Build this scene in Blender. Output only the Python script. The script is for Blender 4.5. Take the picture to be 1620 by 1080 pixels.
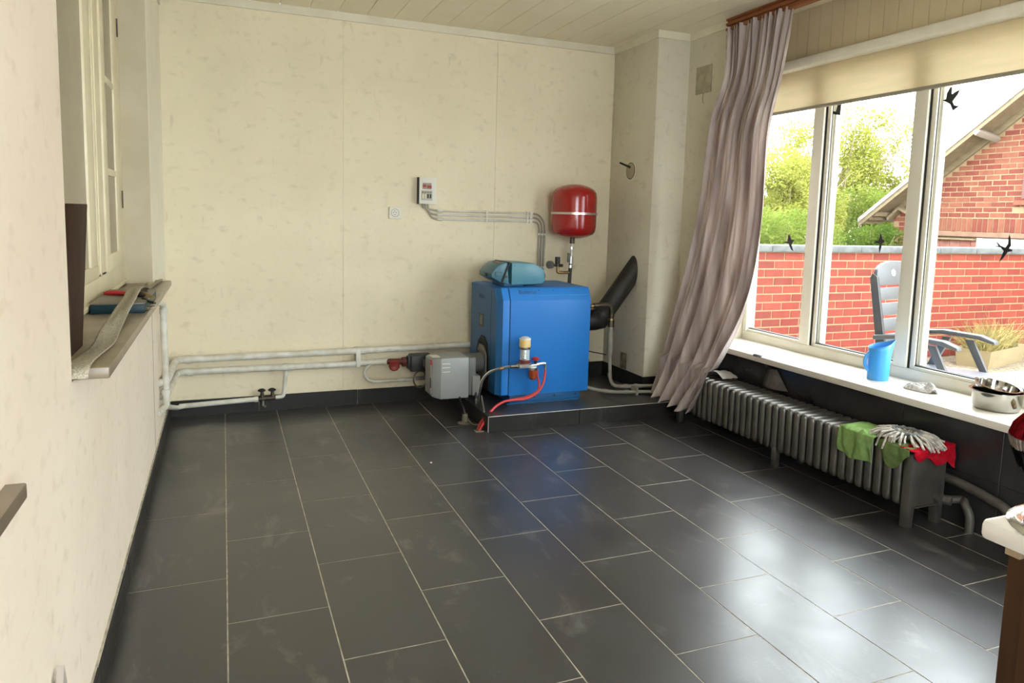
import bpy, bmesh, math, random
from mathutils import Vector, Matrix, noise
random.seed(7)
PI = math.pi
S = bpy.context.scene
for o in list(bpy.data.objects): bpy.data.objects.remove(o)
COL = S.collection

# ---------------------------------------------------------------- camera
cam = bpy.data.cameras.new('camera'); camo = bpy.data.objects.new('camera', cam); COL.objects.link(camo)
R = Vector((0.92616255, -0.37613423, 0.02731247)); U = Vector((0.01643755, 0.11261632, 0.99350258)); F = Vector((0.37676616, 0.91969593, -0.11048375))
camo.matrix_world = Matrix(((R.x, U.x, -F.x, 0.32076), (R.y, U.y, -F.y, -4.7357), (R.z, U.z, -F.z, 1.25862), (0, 0, 0, 1)))
cam.sensor_width = 36; cam.lens = 1142.985 / 1620 * 36
cam.shift_x = -(819.667 - 810) / 1620; cam.shift_y = -(540 - 470.538) / 1620
cam.clip_start = 0.03; cam.clip_end = 200
S.camera = camo
# ---------------------------------------------------------------- world and lights
w = bpy.data.worlds.new('sky'); S.world = w; w.use_nodes = True
bg = w.node_tree.nodes['Background']; bg.inputs[0].default_value = (0.89, 0.95, 1.0, 1); bg.inputs[1].default_value = 12.6
S.view_settings.view_transform = 'Standard'; S.view_settings.look = 'None'
S.view_settings.exposure = 0.0; S.view_settings.gamma = 1; S.view_settings.use_curve_mapping = False

# ---------------------------------------------------------------- materials
MATS = {}
def mat(name, col, rough=0.6, metal=0.0, col2=None, nscale=8, detail=6, bump=0.0, bscale=60, spec=0.5, stretch=None, coat=0, lo=.4, hi=.62, rough2=None, trans=0, sub=None):
    if name in MATS: return MATS[name]
    m = bpy.data.materials.new(name); m.use_nodes = True; nt = m.node_tree; b = nt.nodes['Principled BSDF']
    b.inputs['Base Color'].default_value = (*col, 1); b.inputs['Roughness'].default_value = rough; b.inputs['Metallic'].default_value = metal
    b.inputs['Specular IOR Level'].default_value = spec
    if coat: b.inputs['Coat Weight'].default_value = coat; b.inputs['Coat Roughness'].default_value = .12
    if trans: b.inputs['Transmission Weight'].default_value = trans
    tc = nt.nodes.new('ShaderNodeNewGeometry'); src = tc.outputs['Position']
    mp = nt.nodes.new('ShaderNodeMapping'); nt.links.new(src, mp.inputs[0]); src = mp.outputs[0]
    if stretch: mp.inputs['Scale'].default_value = stretch
    if col2 is not None or rough2 is not None:
        n = nt.nodes.new('ShaderNodeTexNoise'); n.inputs['Scale'].default_value = nscale; n.inputs['Detail'].default_value = detail
        nt.links.new(src, n.inputs[0]); r = nt.nodes.new('ShaderNodeValToRGB'); nt.links.new(n.outputs[0], r.inputs[0])
        r.color_ramp.elements[0].position = lo; r.color_ramp.elements[1].position = hi
        if col2 is not None:
            r.color_ramp.elements[0].color = (*col, 1); r.color_ramp.elements[1].color = (*col2, 1); nt.links.new(r.outputs[0], b.inputs['Base Color'])
        if rough2 is not None:
            mr = nt.nodes.new('ShaderNodeMapRange'); nt.links.new(n.outputs[0], mr.inputs[0]); mr.inputs[1].default_value = lo; mr.inputs[2].default_value = hi
            mr.inputs[3].default_value = rough; mr.inputs[4].default_value = rough2; nt.links.new(mr.outputs[0], b.inputs['Roughness'])
    if bump:
        n2 = nt.nodes.new('ShaderNodeTexNoise'); n2.inputs['Scale'].default_value = bscale; n2.inputs['Detail'].default_value = 4
        nt.links.new(src, n2.inputs[0]); bp = nt.nodes.new('ShaderNodeBump'); bp.inputs['Strength'].default_value = bump; bp.inputs['Distance'].default_value = .004
        nt.links.new(n2.outputs[0], bp.inputs['Height']); nt.links.new(bp.outputs[0], b.inputs['Normal'])
    MATS[name] = m; return m
def mix_mat(name, build):
    m = bpy.data.materials.new(name); m.use_nodes = True; nt = m.node_tree
    for n in list(nt.nodes):
        if n.type != 'OUTPUT_MATERIAL': nt.nodes.remove(n)
    out = [n for n in nt.nodes if n.type == 'OUTPUT_MATERIAL'][0]
    nt.links.new(build(nt), out.inputs[0]); MATS[name] = m; return m
def glass_b(nt):
    t = nt.nodes.new('ShaderNodeBsdfTransparent'); t.inputs[0].default_value = (.97, .98, .97, 1)
    g = nt.nodes.new('ShaderNodeBsdfGlossy'); g.inputs['Roughness'].default_value = .02
    f = nt.nodes.new('ShaderNodeFresnel'); f.inputs[0].default_value = 1.35
    gm = nt.nodes.new('ShaderNodeNewGeometry'); inv = nt.nodes.new('ShaderNodeMath'); inv.operation = 'SUBTRACT'; inv.inputs[0].default_value = 1; nt.links.new(gm.outputs['Backfacing'], inv.inputs[1])
    mu = nt.nodes.new('ShaderNodeMath'); mu.operation = 'MULTIPLY'; nt.links.new(f.outputs[0], mu.inputs[0]); nt.links.new(inv.outputs[0], mu.inputs[1])
    x = nt.nodes.new('ShaderNodeMixShader'); nt.links.new(mu.outputs[0], x.inputs[0]); nt.links.new(t.outputs[0], x.inputs[1]); nt.links.new(g.outputs[0], x.inputs[2])
    return x.outputs[0]
GLASS = mix_mat('window_glass', glass_b)
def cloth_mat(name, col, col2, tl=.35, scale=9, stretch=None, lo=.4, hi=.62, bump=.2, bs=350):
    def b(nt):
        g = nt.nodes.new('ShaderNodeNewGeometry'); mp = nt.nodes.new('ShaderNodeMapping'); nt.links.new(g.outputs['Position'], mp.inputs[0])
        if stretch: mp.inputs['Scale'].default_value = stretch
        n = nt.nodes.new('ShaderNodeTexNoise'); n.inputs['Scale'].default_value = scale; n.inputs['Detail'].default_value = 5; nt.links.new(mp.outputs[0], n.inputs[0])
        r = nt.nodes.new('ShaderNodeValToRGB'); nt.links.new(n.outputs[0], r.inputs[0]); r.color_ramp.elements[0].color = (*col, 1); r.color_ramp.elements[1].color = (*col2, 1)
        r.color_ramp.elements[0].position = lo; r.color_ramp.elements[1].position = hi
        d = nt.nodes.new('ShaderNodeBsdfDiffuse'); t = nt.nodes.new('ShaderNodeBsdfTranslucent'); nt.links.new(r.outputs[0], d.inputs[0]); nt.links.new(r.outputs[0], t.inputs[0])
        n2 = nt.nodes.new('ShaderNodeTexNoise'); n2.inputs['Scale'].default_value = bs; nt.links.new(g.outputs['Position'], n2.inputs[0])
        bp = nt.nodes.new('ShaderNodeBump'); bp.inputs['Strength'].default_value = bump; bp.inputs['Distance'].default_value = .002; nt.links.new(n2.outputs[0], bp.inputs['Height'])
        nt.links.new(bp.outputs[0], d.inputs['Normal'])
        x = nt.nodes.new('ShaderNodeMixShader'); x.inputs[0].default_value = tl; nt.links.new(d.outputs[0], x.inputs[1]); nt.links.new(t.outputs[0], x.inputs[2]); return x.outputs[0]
    return mix_mat(name, b)

def wall_mat(name, c1, c2, stain):
    m = bpy.data.materials.new(name); m.use_nodes = True; nt = m.node_tree; b = nt.nodes['Principled BSDF']; b.inputs['Roughness'].default_value = .75; b.inputs['Specular IOR Level'].default_value = .3
    g = nt.nodes.new('ShaderNodeNewGeometry')
    def nz(scale, st=(1, 1, 1), det=5):
        mp = nt.nodes.new('ShaderNodeMapping'); mp.inputs['Scale'].default_value = st; nt.links.new(g.outputs['Position'], mp.inputs[0])
        n = nt.nodes.new('ShaderNodeTexNoise'); n.inputs['Scale'].default_value = scale; n.inputs['Detail'].default_value = det; nt.links.new(mp.outputs[0], n.inputs[0]); return n.outputs[0]
    def ramp(s, a, bb, ca, cb):
        r = nt.nodes.new('ShaderNodeValToRGB'); nt.links.new(s, r.inputs[0]); r.color_ramp.elements[0].position = a; r.color_ramp.elements[1].position = bb
        r.color_ramp.elements[0].color = (*ca, 1); r.color_ramp.elements[1].color = (*cb, 1); return r.outputs[0]
    base = ramp(nz(2.2), .35, .68, c1, c2)
    mk = ramp(nz(14, (1, 1, 1.6), 8), .56, .72, (0, 0, 0), (.5, .5, .5))
    mx = nt.nodes.new('ShaderNodeMix'); mx.data_type = 'RGBA'; nt.links.new(mk, mx.inputs[0]); nt.links.new(base, mx.inputs[6]); mx.inputs[7].default_value = (*stain, 1)
    sc = ramp(nz(9, (3, 3, .8), 10), .64, .72, (0, 0, 0), (.20, .20, .20))
    mx2 = nt.nodes.new('ShaderNodeMix'); mx2.data_type = 'RGBA'; nt.links.new(sc, mx2.inputs[0]); nt.links.new(mx.outputs[2], mx2.inputs[6]); mx2.inputs[7].default_value = tuple(c * .62 for c in stain) + (1,)
    nt.links.new(mx2.outputs[2], b.inputs['Base Color'])
    bp = nt.nodes.new('ShaderNodeBump'); bp.inputs['Strength'].default_value = .35; bp.inputs['Distance'].default_value = .003; nt.links.new(nz(45), bp.inputs['Height']); nt.links.new(bp.outputs[0], b.inputs['Normal'])
    MATS[name] = m; return m
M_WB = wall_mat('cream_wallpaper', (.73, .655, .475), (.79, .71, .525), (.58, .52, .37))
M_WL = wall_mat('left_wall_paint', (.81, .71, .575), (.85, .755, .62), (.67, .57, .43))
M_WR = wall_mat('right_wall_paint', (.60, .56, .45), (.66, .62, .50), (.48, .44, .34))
M_CEIL = mat('ceiling_board', (.82, .74, .55), .55, col2=(.85, .77, .59), nscale=3, bump=.05, bscale=30)
M_WHITE = mat('white_paint', (.78, .75, .64), .45, col2=(.72, .68, .56), nscale=9)
M_TRIM = mat('trim_paint', (.70, .66, .52), .5, col2=(.66, .61, .47), nscale=6)
M_CREAM = mat('cream_gloss_paint', (.80, .72, .50), .35, col2=(.74, .66, .45), nscale=7)

def tile_mat(name, c1, c2, dust, rough, coat=.25):
    m = bpy.data.materials.new(name); m.use_nodes = True; nt = m.node_tree; b = nt.nodes['Principled BSDF']; b.inputs['Specular IOR Level'].default_value = .62 if coat else .3; b.inputs['Coat Weight'].default_value = coat; b.inputs['Coat Roughness'].default_value = .24; b.inputs['Coat IOR'].default_value = 1.7
    g = nt.nodes.new('ShaderNodeNewGeometry')
    n = nt.nodes.new('ShaderNodeTexNoise'); n.inputs['Scale'].default_value = 5; n.inputs['Detail'].default_value = 8; nt.links.new(g.outputs['Position'], n.inputs[0])
    r = nt.nodes.new('ShaderNodeValToRGB'); nt.links.new(n.outputs[0], r.inputs[0]); r.color_ramp.elements[0].position = .35; r.color_ramp.elements[1].position = .68; r.color_ramp.elements[0].color = (*c1, 1); r.color_ramp.elements[1].color = (*c2, 1)
    mp = nt.nodes.new('ShaderNodeMapping'); mp.inputs['Scale'].default_value = (2.3, 1.3, 1); mp.inputs['Rotation'].default_value = (0, 0, .5); nt.links.new(g.outputs['Position'], mp.inputs[0])
    n2 = nt.nodes.new('ShaderNodeTexNoise'); n2.inputs['Scale'].default_value = 2.6; n2.inputs['Detail'].default_value = 12; n2.inputs['Roughness'].default_value = .68; n2.inputs['Distortion'].default_value = .6; nt.links.new(mp.outputs[0], n2.inputs[0])
    r2 = nt.nodes.new('ShaderNodeValToRGB'); nt.links.new(n2.outputs[0], r2.inputs[0]); r2.color_ramp.elements[0].position = .56; r2.color_ramp.elements[1].position = .74; r2.color_ramp.elements[1].color = (.55, .55, .55, 1)
    mx = nt.nodes.new('ShaderNodeMix'); mx.data_type = 'RGBA'; nt.links.new(r2.outputs[0], mx.inputs[0]); nt.links.new(r.outputs[0], mx.inputs[6]); mx.inputs[7].default_value = (*dust, 1)
    nt.links.new(mx.outputs[2], b.inputs['Base Color'])
    mr = nt.nodes.new('ShaderNodeMapRange'); nt.links.new(n.outputs[0], mr.inputs[0]); mr.inputs[1].default_value = .3; mr.inputs[2].default_value = .7; mr.inputs[3].default_value = rough - .05; mr.inputs[4].default_value = rough + .06; nt.links.new(mr.outputs[0], b.inputs['Roughness'])
    n3 = nt.nodes.new('ShaderNodeTexNoise'); n3.inputs['Scale'].default_value = 120; n3.inputs['Detail'].default_value = 3; nt.links.new(g.outputs['Position'], n3.inputs[0])
    bp = nt.nodes.new('ShaderNodeBump'); bp.inputs['Strength'].default_value = .12; bp.inputs['Distance'].default_value = .002; nt.links.new(n3.outputs[0], bp.inputs['Height']); nt.links.new(bp.outputs[0], b.inputs['Normal'])
    MATS[name] = m; return m
M_TILE = tile_mat('anthracite_tile', (.033, .0325, .034), (.044, .043, .044), (.20, .19, .17), .33)
M_BTILE = tile_mat('skirting_tile', (.016, .0155, .015), (.026, .025, .024), (.08, .075, .065), .5, 0)
M_DTILE = mat('polished_dark_tile', (.016, .016, .017), .14, col2=(.03, .03, .03), nscale=5, rough2=.26, lo=.3, hi=.8)
M_GROUT = mat('light_grout', (.50, .46, .37), .95, col2=(.34, .31, .25), nscale=25, bump=.2)
M_EDGE = mat('tile_edge_line', (.62, .60, .55), .5)
M_RAD = mat('radiator_metal_paint', (.115, .11, .10), .33, metal=.6, col2=(.15, .14, .125), nscale=12, bump=.08, bscale=90)
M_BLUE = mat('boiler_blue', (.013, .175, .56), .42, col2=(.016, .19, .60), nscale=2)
M_BLUE_SHADED = mat('boiler_blue_shaded', (.008, .095, .25), .42, col2=(.009, .105, .27), nscale=3)  # boiler blue darkened, shade of the side facing away from the window painted in
M_TEAL = mat('teal_plastic', (.065, .215, .29), .38, col2=(.08, .24, .31), nscale=5)
M_BLACK = mat('black_plastic', (.012, .012, .012), .4)
M_MATBLK = mat('black_pipe_paint', (.010, .009, .009), .55, col2=(.022, .019, .017), nscale=20)
M_GREYP = mat('light_grey_plastic', (.23, .24, .24), .38, col2=(.26, .27, .26), nscale=4)
M_GREYD = mat('mid_grey_metal', (.12, .125, .12), .45)
M_PIPE = mat('white_pipe_paint', (.66, .65, .58), .42, col2=(.54, .52, .43), nscale=14, bump=.15, bscale=50)
M_PIPEG = mat('grey_pipe_paint', (.33, .31, .26), .5, col2=(.26, .24, .20), nscale=14, bump=.1)
M_BRASS = mat('brass', (.42, .27, .10), .32, metal=.9, col2=(.28, .18, .08), nscale=30)
M_DBRASS = mat('dark_brass', (.10, .085, .055), .45, metal=.7, col2=(.06, .05, .04), nscale=30)
M_CHROME = mat('chrome', (.62, .62, .60), .14, metal=1)
M_STEEL = mat('stainless_steel', (.40, .39, .365), .1, metal=1)
M_RED = mat('red_enamel', (.33, .005, .005), .18, coat=.4)
M_REDP = mat('red_plastic', (.45, .015, .02), .4)
M_HOSE = mat('red_hose', (.62, .06, .07), .38)
M_DHOSE = mat('dark_hose', (.05, .05, .045), .45)
M_AMBER = mat('amber_glass', (.30, .05, .01), .1, coat=.5)
M_FELT = mat('cream_filter', (.78, .60, .30), .5, col2=(.85, .55, .12), nscale=45)
M_SILV = mat('aluminium', (.55, .55, .52), .3, metal=.85)
M_WHITEP = mat('white_plastic', (.70, .68, .60), .4)
M_DARKGAP = mat('dark_gap', (.01, .01, .012), .7)
M_RAIL = mat('red_brown_wood', (.27, .085, .025), .4, col2=(.15, .04, .012), nscale=7, stretch=(1, .15, 8))
M_SILLL = mat('beige_stone', (.28, .225, .155), .3, col2=(.22, .175, .115), nscale=9)
M_SILLR = mat('marble_sill', (.74, .70, .62), .3, col2=(.66, .60, .51), nscale=6, stretch=(1, .4, 1))
M_BWOOD = mat('dark_brown_wood', (.045, .022, .012), .7, spec=.2, col2=(.028, .014, .008), nscale=6, stretch=(6, 6, .7))
M_CABW = mat('cabinet_brown', (.055, .024, .009), .5, spec=.25, col2=(.036, .016, .006), nscale=5, stretch=(6, 6, .7))
M_UPVC = mat('window_frame_cream', (.72, .69, .58), .35, col2=(.68, .64, .53), nscale=5)
M_GASK = mat('black_gasket', (.012, .012, .012), .6)
M_BIRD = mat('black_sticker', (.01, .01, .012), .6)
M_LINT = mat('lintel_board', (.52, .43, .27), .5, col2=(.56, .47, .30), nscale=5)
M_ENAM = mat('white_enamel', (.80, .80, .80), .12)
M_TEALM = mat('petrol_metal', (.003, .028, .038), .45, spec=.3)
M_LGREY = mat('light_garden_plastic', (.070, .072, .077), .42)
M_CHAIRL = mat('light_grey_seat', (.16, .165, .19), .3)
M_GOLD = mat('key_brass', (.32, .22, .09), .35, metal=.9)
C_CURT = cloth_mat('curtain_fabric', (.42, .345, .32), (.76, .67, .64), .30, 7, (2.2, 2.2, .22), lo=.36, hi=.66, bump=.15)  # vertical colour streaks paint in the shade of extra thin folds
C_BLIND = cloth_mat('blind_fabric', (.66, .55, .34), (.70, .58, .37), .16, 5, (1, 1, 6), bump=.1)
C_GREEN = cloth_mat('green_microfibre', (.22, .36, .12), (.27, .42, .15), .2, 40)
C_OLIVE = cloth_mat('olive_microfibre', (.13, .19, .07), (.17, .24, .09), .2, 40)
C_REDC = cloth_mat('red_cloth', (.42, .008, .02), (.50, .015, .03), .2, 40)
C_STR = cloth_mat('mop_strings', (.42, .39, .34), (.70, .67, .62), .15, 60)
C_GREYC = cloth_mat('grey_net_cloth', (.50, .50, .50), (.74, .73, .72), .2, 90)
C_TAPE = cloth_mat('fibre_tape', (.50, .46, .36), (.74, .71, .60), .35, 260, lo=.42, hi=.58)
C_DGREY = cloth_mat('dark_grey_bag', (.09, .08, .075), (.12, .11, .10), .1, 20)

# ---------------------------------------------------------------- geometry helpers
def link(name, bm, m, parent=None, smooth=False, kind=None, bevel=0, seg=2):
    me = bpy.data.meshes.new(name)
    if bevel:
        bmesh.ops.remove_doubles(bm, verts=bm.verts, dist=1e-6)
        es = [e for e in bm.edges if len(e.link_faces) == 2 and e.calc_face_angle(0) > .5]
        bmesh.ops.bevel(bm, geom=es, offset=bevel, segments=seg, profile=.5, affect='EDGES', clamp_overlap=True)
    bmesh.ops.recalc_face_normals(bm, faces=bm.faces)
    bm.to_mesh(me); bm.free()
    if smooth or bevel:
        for p in me.polygons: p.use_smooth = True
        try: me.set_sharp_from_angle(angle=math.radians(38 if not bevel else 24))
        except Exception: pass
    o = bpy.data.objects.new(name, me); COL.objects.link(o)
    for mm in (m if isinstance(m, (list, tuple)) else [m]): me.materials.append(mm)
    if parent: o.parent = parent; o.matrix_parent_inverse = parent.matrix_basis.inverted()
    if kind: o['kind'] = kind
    return o
def thing(name, loc, label, cat, group=None):
    o = bpy.data.objects.new(name, None); COL.objects.link(o); o.location = loc; o.empty_display_size = .05
    o['label'] = label; o['category'] = cat
    if group: o['group'] = group
    return o
def tag(o, label, cat, group=None, kind=None):
    o['label'] = label; o['category'] = cat
    if group: o['group'] = group
    if kind: o['kind'] = kind
    return o
def struct(name, bm, m, **k):
    o = link(name, bm, m, **k); o['kind'] = 'structure'; return o
def box(bm, x0, x1, y0, y1, z0, z1, M=None):
    vs = [bm.verts.new((x, y, z)) for x in (x0, x1) for y in (y0, y1) for z in (z0, z1)]
    for f in ((0, 1, 3, 2), (4, 6, 7, 5), (0, 4, 5, 1), (2, 3, 7, 6), (0, 2, 6, 4), (1, 5, 7, 3)): bm.faces.new([vs[i] for i in f])
    if M is not None: bmesh.ops.transform(bm, matrix=M, verts=vs)
    return bm
def B(*a, **k): return box(bmesh.new(), *a, **k)
def frame_of(d):
    d = d.normalized(); a = Vector((0, 0, 1)) if abs(d.z) < .9 else Vector((1, 0, 0)); u = d.cross(a).normalized(); return u, d.cross(u).normalized()
def tube(bm, pts, r, seg=10, cap=True, closed=False):
    pts = [Vector(p) for p in pts]; n = len(pts); rs = r if isinstance(r, (list, tuple)) else [r] * n
    u = None; rings = []
    for i, p in enumerate(pts):
        if closed: d = pts[(i + 1) % n] - pts[i - 1]
        else: d = (pts[min(i + 1, n - 1)] - pts[max(i - 1, 0)])
        d.normalize()
        if u is None: u, v = frame_of(d)
        else:
            u = (u - d * u.dot(d)).normalized(); v = d.cross(u)
        rings.append([bm.verts.new(p + (u * math.cos(2 * PI * k / seg) + v * math.sin(2 * PI * k / seg)) * rs[i]) for k in range(seg)])
    for i in range(n if closed else n - 1):
        a, b = rings[i], rings[(i + 1) % n]
        for k in range(seg): bm.faces.new((a[k], a[(k + 1) % seg], b[(k + 1) % seg], b[k]))
    if cap and not closed: bm.faces.new(rings[0][::-1]); bm.faces.new(rings[-1])
    return bm
def fillet(pts, r=.03, n=5):
    pts = [Vector(p) for p in pts]; out = [pts[0]]
    for i in range(1, len(pts) - 1):
        a, b, c = pts[i - 1], pts[i], pts[i + 1]; l = min(r, (a - b).length * .48, (c - b).length * .48)
        p = b + (a - b).normalized() * l; q = b + (c - b).normalized() * l
        for k in range(n + 1):
            t = k / n; out.append(p * (1 - t) ** 2 + b * 2 * t * (1 - t) + q * t * t)
    out.append(pts[-1]); return out
def T(pts, r, seg=10, f=0, **k): return tube(bmesh.new(), fillet(pts, f) if f else pts, r, seg, **k)
def lathe(bm, prof, o=(0, 0, 0), axis=(0, 0, 1), seg=24):
    o = Vector(o); ax = Vector(axis).normalized(); u, v = frame_of(ax); rings = []
    for r, h in prof:
        if r < 1e-5: rings.append([bm.verts.new(o + ax * h)])
        else: rings.append([bm.verts.new(o + ax * h + (u * math.cos(2 * PI * k / seg) + v * math.sin(2 * PI * k / seg)) * r) for k in range(seg)])
    for a, b in zip(rings, rings[1:]):
        if len(a) == 1 and len(b) == 1: continue
        for k in range(seg):
            q = [a[k % len(a)], a[(k + 1) % len(a)], b[(k + 1) % len(b)], b[k % len(b)]]; u2 = []
            for t in q:
                if t not in u2: u2.append(t)
            if len(u2) > 2:
                try: bm.faces.new(u2)
                except ValueError: pass
    return bm
def Lt(prof, **k): return lathe(bmesh.new(), prof, **k)
def cyl(bm, o, axis, r, h, seg=16): return lathe(bm, [(0, 0), (r, 0), (r, h), (0, h)], o, axis, seg)
def Cy(*a, **k): return cyl(bmesh.new(), *a, **k)
def prism(bm, poly, ax, a, b):
    def mk(p, t):
        q = list(p); q.insert(ax, t); return bm.verts.new(q)
    A = [mk(p, a) for p in poly]; Bq = [mk(p, b) for p in poly]; n = len(poly)
    bm.faces.new(A[::-1]); bm.faces.new(Bq)
    for i in range(n): bm.faces.new((A[i], A[(i + 1) % n], Bq[(i + 1) % n], Bq[i]))
    return bm
def Pr(*a): return prism(bmesh.new(), *a)
def grid(fn, nu, nv, thick=0, name='cloth', m=None, parent=None, label=None):
    bm = bmesh.new(); V = [[bm.verts.new(fn(i / nu, j / nv)) for i in range(nu + 1)] for j in range(nv + 1)]
    for j in range(nv):
        for i in range(nu): bm.faces.new((V[j][i], V[j][i + 1], V[j + 1][i + 1], V[j + 1][i]))
    o = link(name, bm, m, parent, smooth=False)
    for p in o.data.polygons: p.use_smooth = True
    if thick: s = o.modifiers.new('thickness', 'SOLIDIFY'); s.thickness = thick; s.offset = 0
    return o
def interp(tab, t):
    n = len(tab) - 1; x = max(0, min(.99999, t)) * n; i = int(x); f = x - i
    p0 = tab[max(i - 1, 0)]; p1 = tab[i]; p2 = tab[i + 1]; p3 = tab[min(i + 2, n)]
    return Vector([.5 * (2 * b + (c - a) * f + (2 * a - 5 * b + 4 * c - d) * f * f + (3 * b - a - 3 * c + d) * f ** 3) for a, b, c, d in zip(p0, p1, p2, p3)])
def dup(src, parent, off):
    c = src.copy(); COL.objects.link(c); c.parent = parent
    c.matrix_parent_inverse = parent.matrix_basis.inverted(); c.location = Vector(src.location) + Vector(off); return c

X1, X2, X3, Y1, ZC = 2.967, 3.211, 3.47, -.572, 2.49
YB = -6.2
# ================================================================ STRUCTURE
fl = struct('floor', B(-.01, 3.5, YB, .01, -.12, -.0009), M_GROUT)
tw, tl, gp = .303, .598, .0042
protos = {}
def floor_tile(x0, x1, y0, y1):
    w_, l_ = round(x1 - x0, 3), round(y1 - y0, 3)
    if (w_, l_) not in protos:
        o = link('tile', B(0, w_, 0, l_, -.006, 0), M_TILE, fl, bevel=.0006, seg=1); protos[(w_, l_)] = o; o.location = (x0, y0, random.uniform(-.0002, .0003)); return o
    o = dup(protos[(w_, l_)], fl, (0, 0, 0)); o.location = (x0, y0, random.uniform(-.0002, .0003)); return o
for i in range(-1, 11):
    xa = .314 + (i - 1) * tw + gp / 2 ; xb = xa + tw - gp
    col = i
    ph = -.391 if col % 2 == 0 else -.690
    xa = max(xa, .012); xb = min(xb, 3.20)
    if xb - xa < .04: continue
    k = -2
    while True:
        ya = ph - (k + 1) * tl + gp / 2; yb = ph - k * tl - gp / 2; k += 1
        if yb < YB + .05: break
        yb = min(yb, -.013); ya = max(ya, YB + .01)
        if yb - ya < .03: continue
        if xa > 1.8 and ya > -.80: continue
        floor_tile(xa, xb, ya, yb)

# ceiling: backing and lengthwise boards
ce = struct('ceiling', B(-.2, 3.75, YB, .01, ZC + .012, ZC + .12), M_DARKGAP)
xb0 = .317 - .172 * 2
for i in range(22):
    a = xb0 + i * .172; b = a + .172 - .003
    if b > 3.72: b = 3.72
    a = max(a, -.01)
    if b - a < .02: continue
    split = -.25 - random.random() * 1.8 if i % 3 == 0 else None
    if i in (13, 15): split = (-.33, 0, -.47)[i - 13]
    for (ya, yb) in ([(YB, 0)] if split is None else [(YB, split - .001), (split, 0)]):
        link('ceiling_board', B(a, b, ya, yb, ZC, ZC + .012), M_CEIL, ce)

# back wall: core and three papered panels with seams
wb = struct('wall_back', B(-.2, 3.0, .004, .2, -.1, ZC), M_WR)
seams = [-.001, 1.035, 2.064, 2.967]
for a, b in zip(seams, seams[1:]): link('wallpaper_panel', B(a + .001, b - .0012, 0, .004, 0, ZC), M_WB, wb)
# left wall around the interior window opening
bm = bmesh.new(); yn, yf, z0, z1 = -2.884, -.81, .862, 2.42
box(bm, -.16, 0, YB, yn, -.1, ZC); box(bm, -.16, 0, yn, yf, -.1, z0); box(bm, -.16, 0, yn, yf, z1, ZC); box(bm, -.16, 0, yf, 0.004, -.1, ZC)
wl = struct('wall_left', bm, M_WL)
link('seam', B(-.001, .0007, -.9275, -.925, .09, .862), M_DARKGAP, wl)
link('far_reveal', B(-.16, .0, yf - .002, yf, .889, 2.42), mat('shaded_reveal_beige', (.50, .445, .31), .7, col2=(.56, .50, .36), nscale=5), wl)  # greenish beige, darkened so the reveal's shade is in the colour
link('pier_face', B(-.05, .0015, yf - .001, .0, .889, ZC), mat('lit_pier_cream', (.84, .80, .66), .6, col2=(.80, .76, .61), nscale=5), wl)  # cream lightened to paint window light onto the pier side
link('near_reveal', B(-.16, .0, yn, yn + .002, .89, 2.42), M_WB, wl)
# right wall: pier by the chimney, dado below the window, lintel
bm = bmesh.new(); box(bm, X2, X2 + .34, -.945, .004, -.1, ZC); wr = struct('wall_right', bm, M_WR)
wd = struct('wall_window', B(X2 + .012, X2 + .34, YB, -.945, -.1, .47), M_GROUT)
yy = -.947
for (a, b) in ((-.945, -1.426), (-1.426, -1.938), (-1.938, -2.40), (-2.40, -2.866), (-2.866, -3.33), (-3.33, -3.8), (-3.8, -4.4), (-4.4, -5.0), (-5.0, -5.6), (-5.6, -6.2)):
    for (za, zb) in ((0, .234), (.236, .471)):
        link('tile', B(X2, X2 + .0125, b + .001, a - .001, za, zb), M_DTILE, wd, bevel=.0008, seg=1)
li = struct('wall_lintel', B(3.462, 3.56, YB, -.945, 2.15, ZC), M_DARKGAP)
y = -.945; i = 0
while y > -6.1:
    link('lintel_board', B(3.45, 3.4625, y - .0855, y - .0012, 2.15, ZC), M_LINT, li); y -= .0865
# chimney breast
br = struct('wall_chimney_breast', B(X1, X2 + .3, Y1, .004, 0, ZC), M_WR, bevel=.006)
# wall behind the camera with an added, unseen opening sized to brighten the room
bm = bmesh.new(); box(bm, -.2, .5, YB - .2, YB, -.1, ZC); box(bm, 1.9, 3.8, YB - .2, YB, -.1, ZC); box(bm, .5, 1.9, YB - .2, YB, 2.3, ZC); struct('wall_rear', bm, M_WR)
# cornice
def cornice(name, pts):
    bm = bmesh.new()
    for (a, b) in pts: box(bm, a[0], b[0], a[1], b[1], 2.442, ZC)
    return struct(name, bm, M_TRIM)
cornice('trim_1', [((0, -.014), (X1 - .001, 0))]); cornice('trim_2', [((X1 - .014, Y1 - .014), (X1, 0))]); cornice('trim_3', [((X1, Y1 - .014), (X2, Y1))]); cornice('trim_4', [((X2 - .014, -.945), (X2, Y1 - .014))])
struct('trim_5', B(0, .012, -.81, -.014, 2.40, ZC), M_TRIM)
# skirting tiles
bb = struct('baseboard_back', B(0, 1.74, -.006, 0, 0, .094), M_GROUT)
for a, b in ((.012, .512), (.515, 1.126), (1.129, 1.738)): link('tile', B(a, b, -.012, -.004, 0.001, .099 + random.uniform(-.002, .002)), M_BTILE, bb, bevel=.001, seg=1)
bl = struct('baseboard_left', B(0, .006, YB, 0, 0, .09), M_GROUT)
y = -.013
for L_ in (.34, .598, .598, .598, .598, .598, .598, .598, .598, .598):
    link('tile', B(.004, .0135, y - L_ + .003, y, .001, .083 + random.uniform(0, .008)), M_BTILE, bl, bevel=.001, seg=1); y -= L_
    if y < -6: break
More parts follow.
